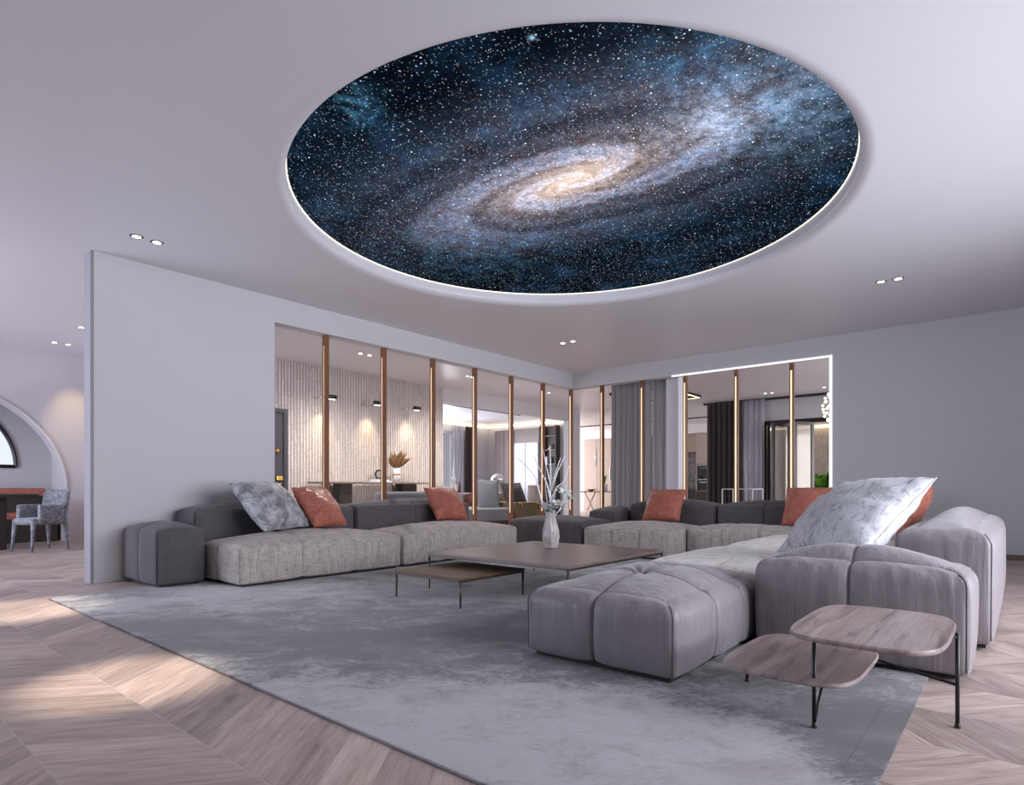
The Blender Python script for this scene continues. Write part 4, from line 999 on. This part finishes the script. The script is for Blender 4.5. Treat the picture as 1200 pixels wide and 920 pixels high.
for z in (.4, .85, 1.3, 1.78, 2.27, 2.75): obj('shelf', box(BM(), .01, .24, -.31, .31, z-.02, z), 'taupe', t)
for k in range(4): tag(obj('book', box(BM(), 16.74, 16.9, 12.45+k*.055, 12.49+k*.055, 1.781, 2.03-.03*(k % 2)), 'white' if k % 2 else 'pale'), ['first', 'second', 'third', 'fourth'][k]+' upright pale book from the right on the dark bookcase', 'book', 'books on the dark bookcase')
def plant(name, label, loc_, pot, n, ln, spread, wid=.05, wide=1.0):
    t = thing(name, label, 'plant', loc_)
    r, h = pot; bm = BM(); lathe(bm, [(r*.8, 0), (r*.95, .01), (r, h), (r*.85, h), (r*.8, h*.8)], 20); obj('pot', bm, 'brass' if r < .1 else 'white', t, True)
    bm = BM()
    for k in range(n):
        az = random.uniform(0, 2*PI); sp = random.uniform(.2, spread); L = ln*random.uniform(.6, 1.1); rows = []
        for i in range(6):
            s = i/5; wd = wid*math.sin(PI*min(.96, s*.9+.06)); rr = L*sp*s; zz = h+L*s*(1-.55*sp*s)
            rows.append([(wide*(rr*math.cos(az))-wd*q*math.sin(az), rr*math.sin(az)+wd*q*math.cos(az), zz-.01*abs(q)) for q in (-1, 0, 1)])
        vs = [[bm.verts.new(p) for p in r_] for r_ in rows]
        for A, B in zip(vs, vs[1:]):
            for q in range(2): bm.faces.new((A[q], A[q+1], B[q+1], B[q]))
    obj('foliage', bm, 'green', t, True); return t
plant('potted_plant', 'tiny green plant in a gold pot on the dark bookcase', (16.82, 12.4, 2.27), (.05, .1), 10, .16, .7, .02)
# ------------------------------------------------------------------ kitchen
t = thing('tall_cabinet', 'tall beige kitchen cabinet seen right of the corner post', 'cabinet', (21.4, 13.1, 0))
obj('body', box(BM(), .02, .59, -1.1, .9, 0, 2.965), 'beige', t)
for y0_, y1_ in ((-1.08, -.44), (-.42, .22), (.24, .88)):
    for z0_, z1_ in ((.1, 2.1), (2.12, 2.94)): obj('door', box(BM(), 0, .018, y0_, y1_, z0_, z1_), 'beige', t)
for y in (-.38, -.48): obj('handle', box(BM(), -.03, 0, y-.012, y+.012, 1.3, 1.8), 'chrome', t)
t = thing('oven_cabinet', 'tall beige kitchen cabinet housing two black ovens', 'cabinet', (21.4, 8.75, 0))
bm = BM(); box(bm, .02, .59, -.65, .35, 0, .86); box(bm, .02, .59, -.65, .35, 1.82, 2.965); box(bm, .02, .59, -.65, -.36, .86, 1.82); box(bm, .02, .59, .31, .35, .86, 1.82); box(bm, .55, .59, -.36, .31, .86, 1.82); obj('body', bm, 'beige', t)
for z0_, z1_ in ((1.84, 2.36), (2.38, 2.94)): obj('door', box(BM(), 0, .018, -.62, .33, z0_, z1_), 'beige', t)
o = obj('door', box(BM(), 0, .018, -.62, .33, .1, .84), 'darkwood', t); o['label'] = 'dark lower door'
for lab, z0_, z1_ in (('upper black built-in oven with a chrome handle', 1.37, 1.80), ('lower black built-in oven with a chrome handle', .88, 1.28)):
    t = thing('oven', lab, 'oven', (21.4, 8.725, z0_), 0, 'built-in ovens')
    obj('body', box(BM(), .0, .54, -.33, .30, 0, z1_-z0_), 'black', t); obj('handle', box(BM(), -.05, -.02, -.25, .22, z1_-z0_-.14, z1_-z0_-.10), 'chrome', t)
    obj('control_strip', box(BM(), -.006, 0, -.33, .30, z1_-z0_-.03, z1_-z0_), 'pale', t)
t = thing('kitchen_counter', 'beige kitchen counter with wall cupboards left of the ovens', 'cabinet', (21.4, 9.75, 0))
obj('base_unit', box(BM(), .02, .59, -.63, .6, 0, .86), 'darkwood', t); obj('worktop', box(BM(), 0, .585, -.63, .6, .86, .90), 'slab', t)
obj('backsplash', box(BM(), .57, .59, -.63, .6, .90, 2.3), 'marble', t); obj('wall_cupboard', box(BM(), .2, .59, -.63, .6, 2.3, 2.965), 'beige', t)
tag(obj('tall_fridge', box(BM(), 21.2, 21.99, 10.4, 11.9, 0, 2.965), 'darkwood', None, False, .01), 'tall dark brown fridge housing in the kitchen', 'fridge')
t = thing('kitchen_table', 'dark kitchen table with crossed steel legs beyond the corner post', 'table', (18.55, 11.3, 0))
obj('tabletop', box(BM(), -.45, .55, -1.1, .75, .80, .84), 'walnut', t)
for y in (-.9, .55):
    for sg in (-1, 1): obj('leg', sweep(BM(), [(-.35*sg, y, 0), (.35*sg, y, .80)], .02, 6), 'chrome', t)
plant('potted_plant', 'green leafy stems in a white vase on the kitchen table', (18.55, 11.25, .84), (.1, .25), 12, .42, .5, .03)
t = thing('fruit_bowl', 'brown wooden bowl at the end of the kitchen table', 'bowl', (18.45, 11.75, .84))
bm = BM(); lathe(bm, [(.05, 0), (.06, .005), (.2, .07), (.19, .07), (.05, .015)], 20); obj('bowl', bm, 'maroon', t, True)
t = thing('pendant_lamp', 'slim chrome tube pendant over the kitchen table', 'pendant lamp', (18.6, 11.65, 1.75))
obj('tube', sweep(BM(), [(0, 0, 0), (0, 0, .62)], .025, 10), 'chrome', t, True); obj('cable', sweep(BM(), [(0, 0, .62), (0, 0, H-1.75)], .004, 6), 'black', t)
t = thing('linear_light', 'black rectangular ring ceiling light in the kitchen', 'ceiling light', (13.6, 6.8, H-.12))
bm = BM(); box(bm, -.9, .9, -.78, -.72, 0, .06); box(bm, -.9, .9, .72, .78, 0, .06); box(bm, .84, .9, -.72, .72, 0, .06); box(bm, -.9, -.84, -.72, .72, 0, .06); obj('frame', bm, 'black', t)
bm = BM(); box(bm, -.84, .84, -.765, -.735, -.006, 0); box(bm, .855, .885, -.7, .7, -.006, 0); obj('led_strip', bm, 'ledgold', t)
for x, y in ((-.8, -.75), (.8, -.75), (.8, .75), (-.8, .75)): obj('hanger', sweep(BM(), [(x, y, .06), (x, y, .12)], .006, 6), 'black', t)
# ------------------------------------------------------------------ folding doors, balcony, hall
def leaf(n, hinge, ang, wd, hgt=2.62):
    e = bpy.data.objects.new('door_%d' % n, None); COL.objects.link(e); e.location = hinge; e.rotation_euler = (0, 0, ang); e['kind'] = 'structure'
    bm = BM(); f = .075; box(bm, 0, f, -.03, .03, 0, hgt); box(bm, wd-f, wd, -.03, .03, 0, hgt); box(bm, f, wd-f, -.03, .03, 0, f); box(bm, f, wd-f, -.03, .03, hgt-f, hgt)
    obj('door_frame', bm, 'black', e); obj('glass_pane', box(BM(), f, wd-f, -.006, .006, f, hgt-f), 'glass', e)
bm = BM(); box(bm, 16.56, 16.74, .5, 5.25, 2.62, 2.72); box(bm, 16.56, 16.74, 5.10, 5.25, 0, 2.62); struct('trim_9', bm, 'black')
leaf(2, (16.62, 4.52, .0), math.radians(150), .60); leaf(3, (16.62, 3.97, .0), math.radians(147), .60)
leaf(4, (16.62, 5.06, .0), math.radians(200), .25)
t = thing('planter', 'bright green leafy plant in a white planter on the balcony', 'plant', (18.6, 4.25, 0))
obj('planter_box', box(BM(), -.3, .3, -1.5, .55, 0, .95), 'white', t, bevel=.01)
bm = BM()
for k in range(90):
    bx_, by_ = random.uniform(-.25, .25), random.uniform(-1.4, .45); az = random.uniform(0, 2*PI); sp = random.uniform(.2, .9); L = random.uniform(.35, .7); rows = []
    for i in range(6):
        s = i/5; wd = .09*math.sin(PI*min(.96, s*.9+.06)); rr = L*sp*s; zz = .93+L*s*(1-.5*sp*s)
        rows.append([(bx_+rr*math.cos(az)-wd*q*math.sin(az), by_+rr*math.sin(az)+wd*q*math.cos(az), zz-.02*abs(q)) for q in (-1, 0, 1)])
    vs = [[bm.verts.new(p) for p in r_] for r_ in rows]
    for A, B in zip(vs, vs[1:]):
        for q in range(2): bm.faces.new((A[q], A[q+1], B[q+1], B[q]))
obj('foliage', bm, 'green', t, True)
t = thing('chandelier', 'cluster of small glowing glass balls hanging at the right jamb', 'chandelier', (13.0, 2.79, 2.25))
for k in range(34):
    q = k/33; rr = .15*math.sin(PI*(.12+.8*q)); an = k*2.4; c = (rr*math.cos(an), rr*math.sin(an), q*.55)
    bm = BM(); bmesh.ops.create_uvsphere(bm, u_segments=10, v_segments=6, radius=.027, matrix=Matrix.Translation(c)); obj('glass_ball', bm, 'bulb', t, True)
obj('suspension_rod', sweep(BM(), [(0, 0, 0), (0, 0, H-2.25)], .008, 6), 'brass', t)
t = thing('wire_rack', 'white wire frame stool in front of the folding doors', 'stool', (12.3, 4.25, 0))
bm = BM()
for z in (.42, .93):
    for p_, q_ in (((-.3, -.3), (.3, -.3)), ((.3, -.3), (.3, .3)), ((.3, .3), (-.3, .3)), ((-.3, .3), (-.3, -.3))): sweep(bm, [(*p_, z), (*q_, z)], .012, 6)
obj('frame', bm, 'white', t)
for p_ in C4: obj('leg', sweep(BM(), [(p_[0]*.3, p_[1]*.3, 0), (p_[0]*.3, p_[1]*.3, .93)], .012, 6), 'white', t)
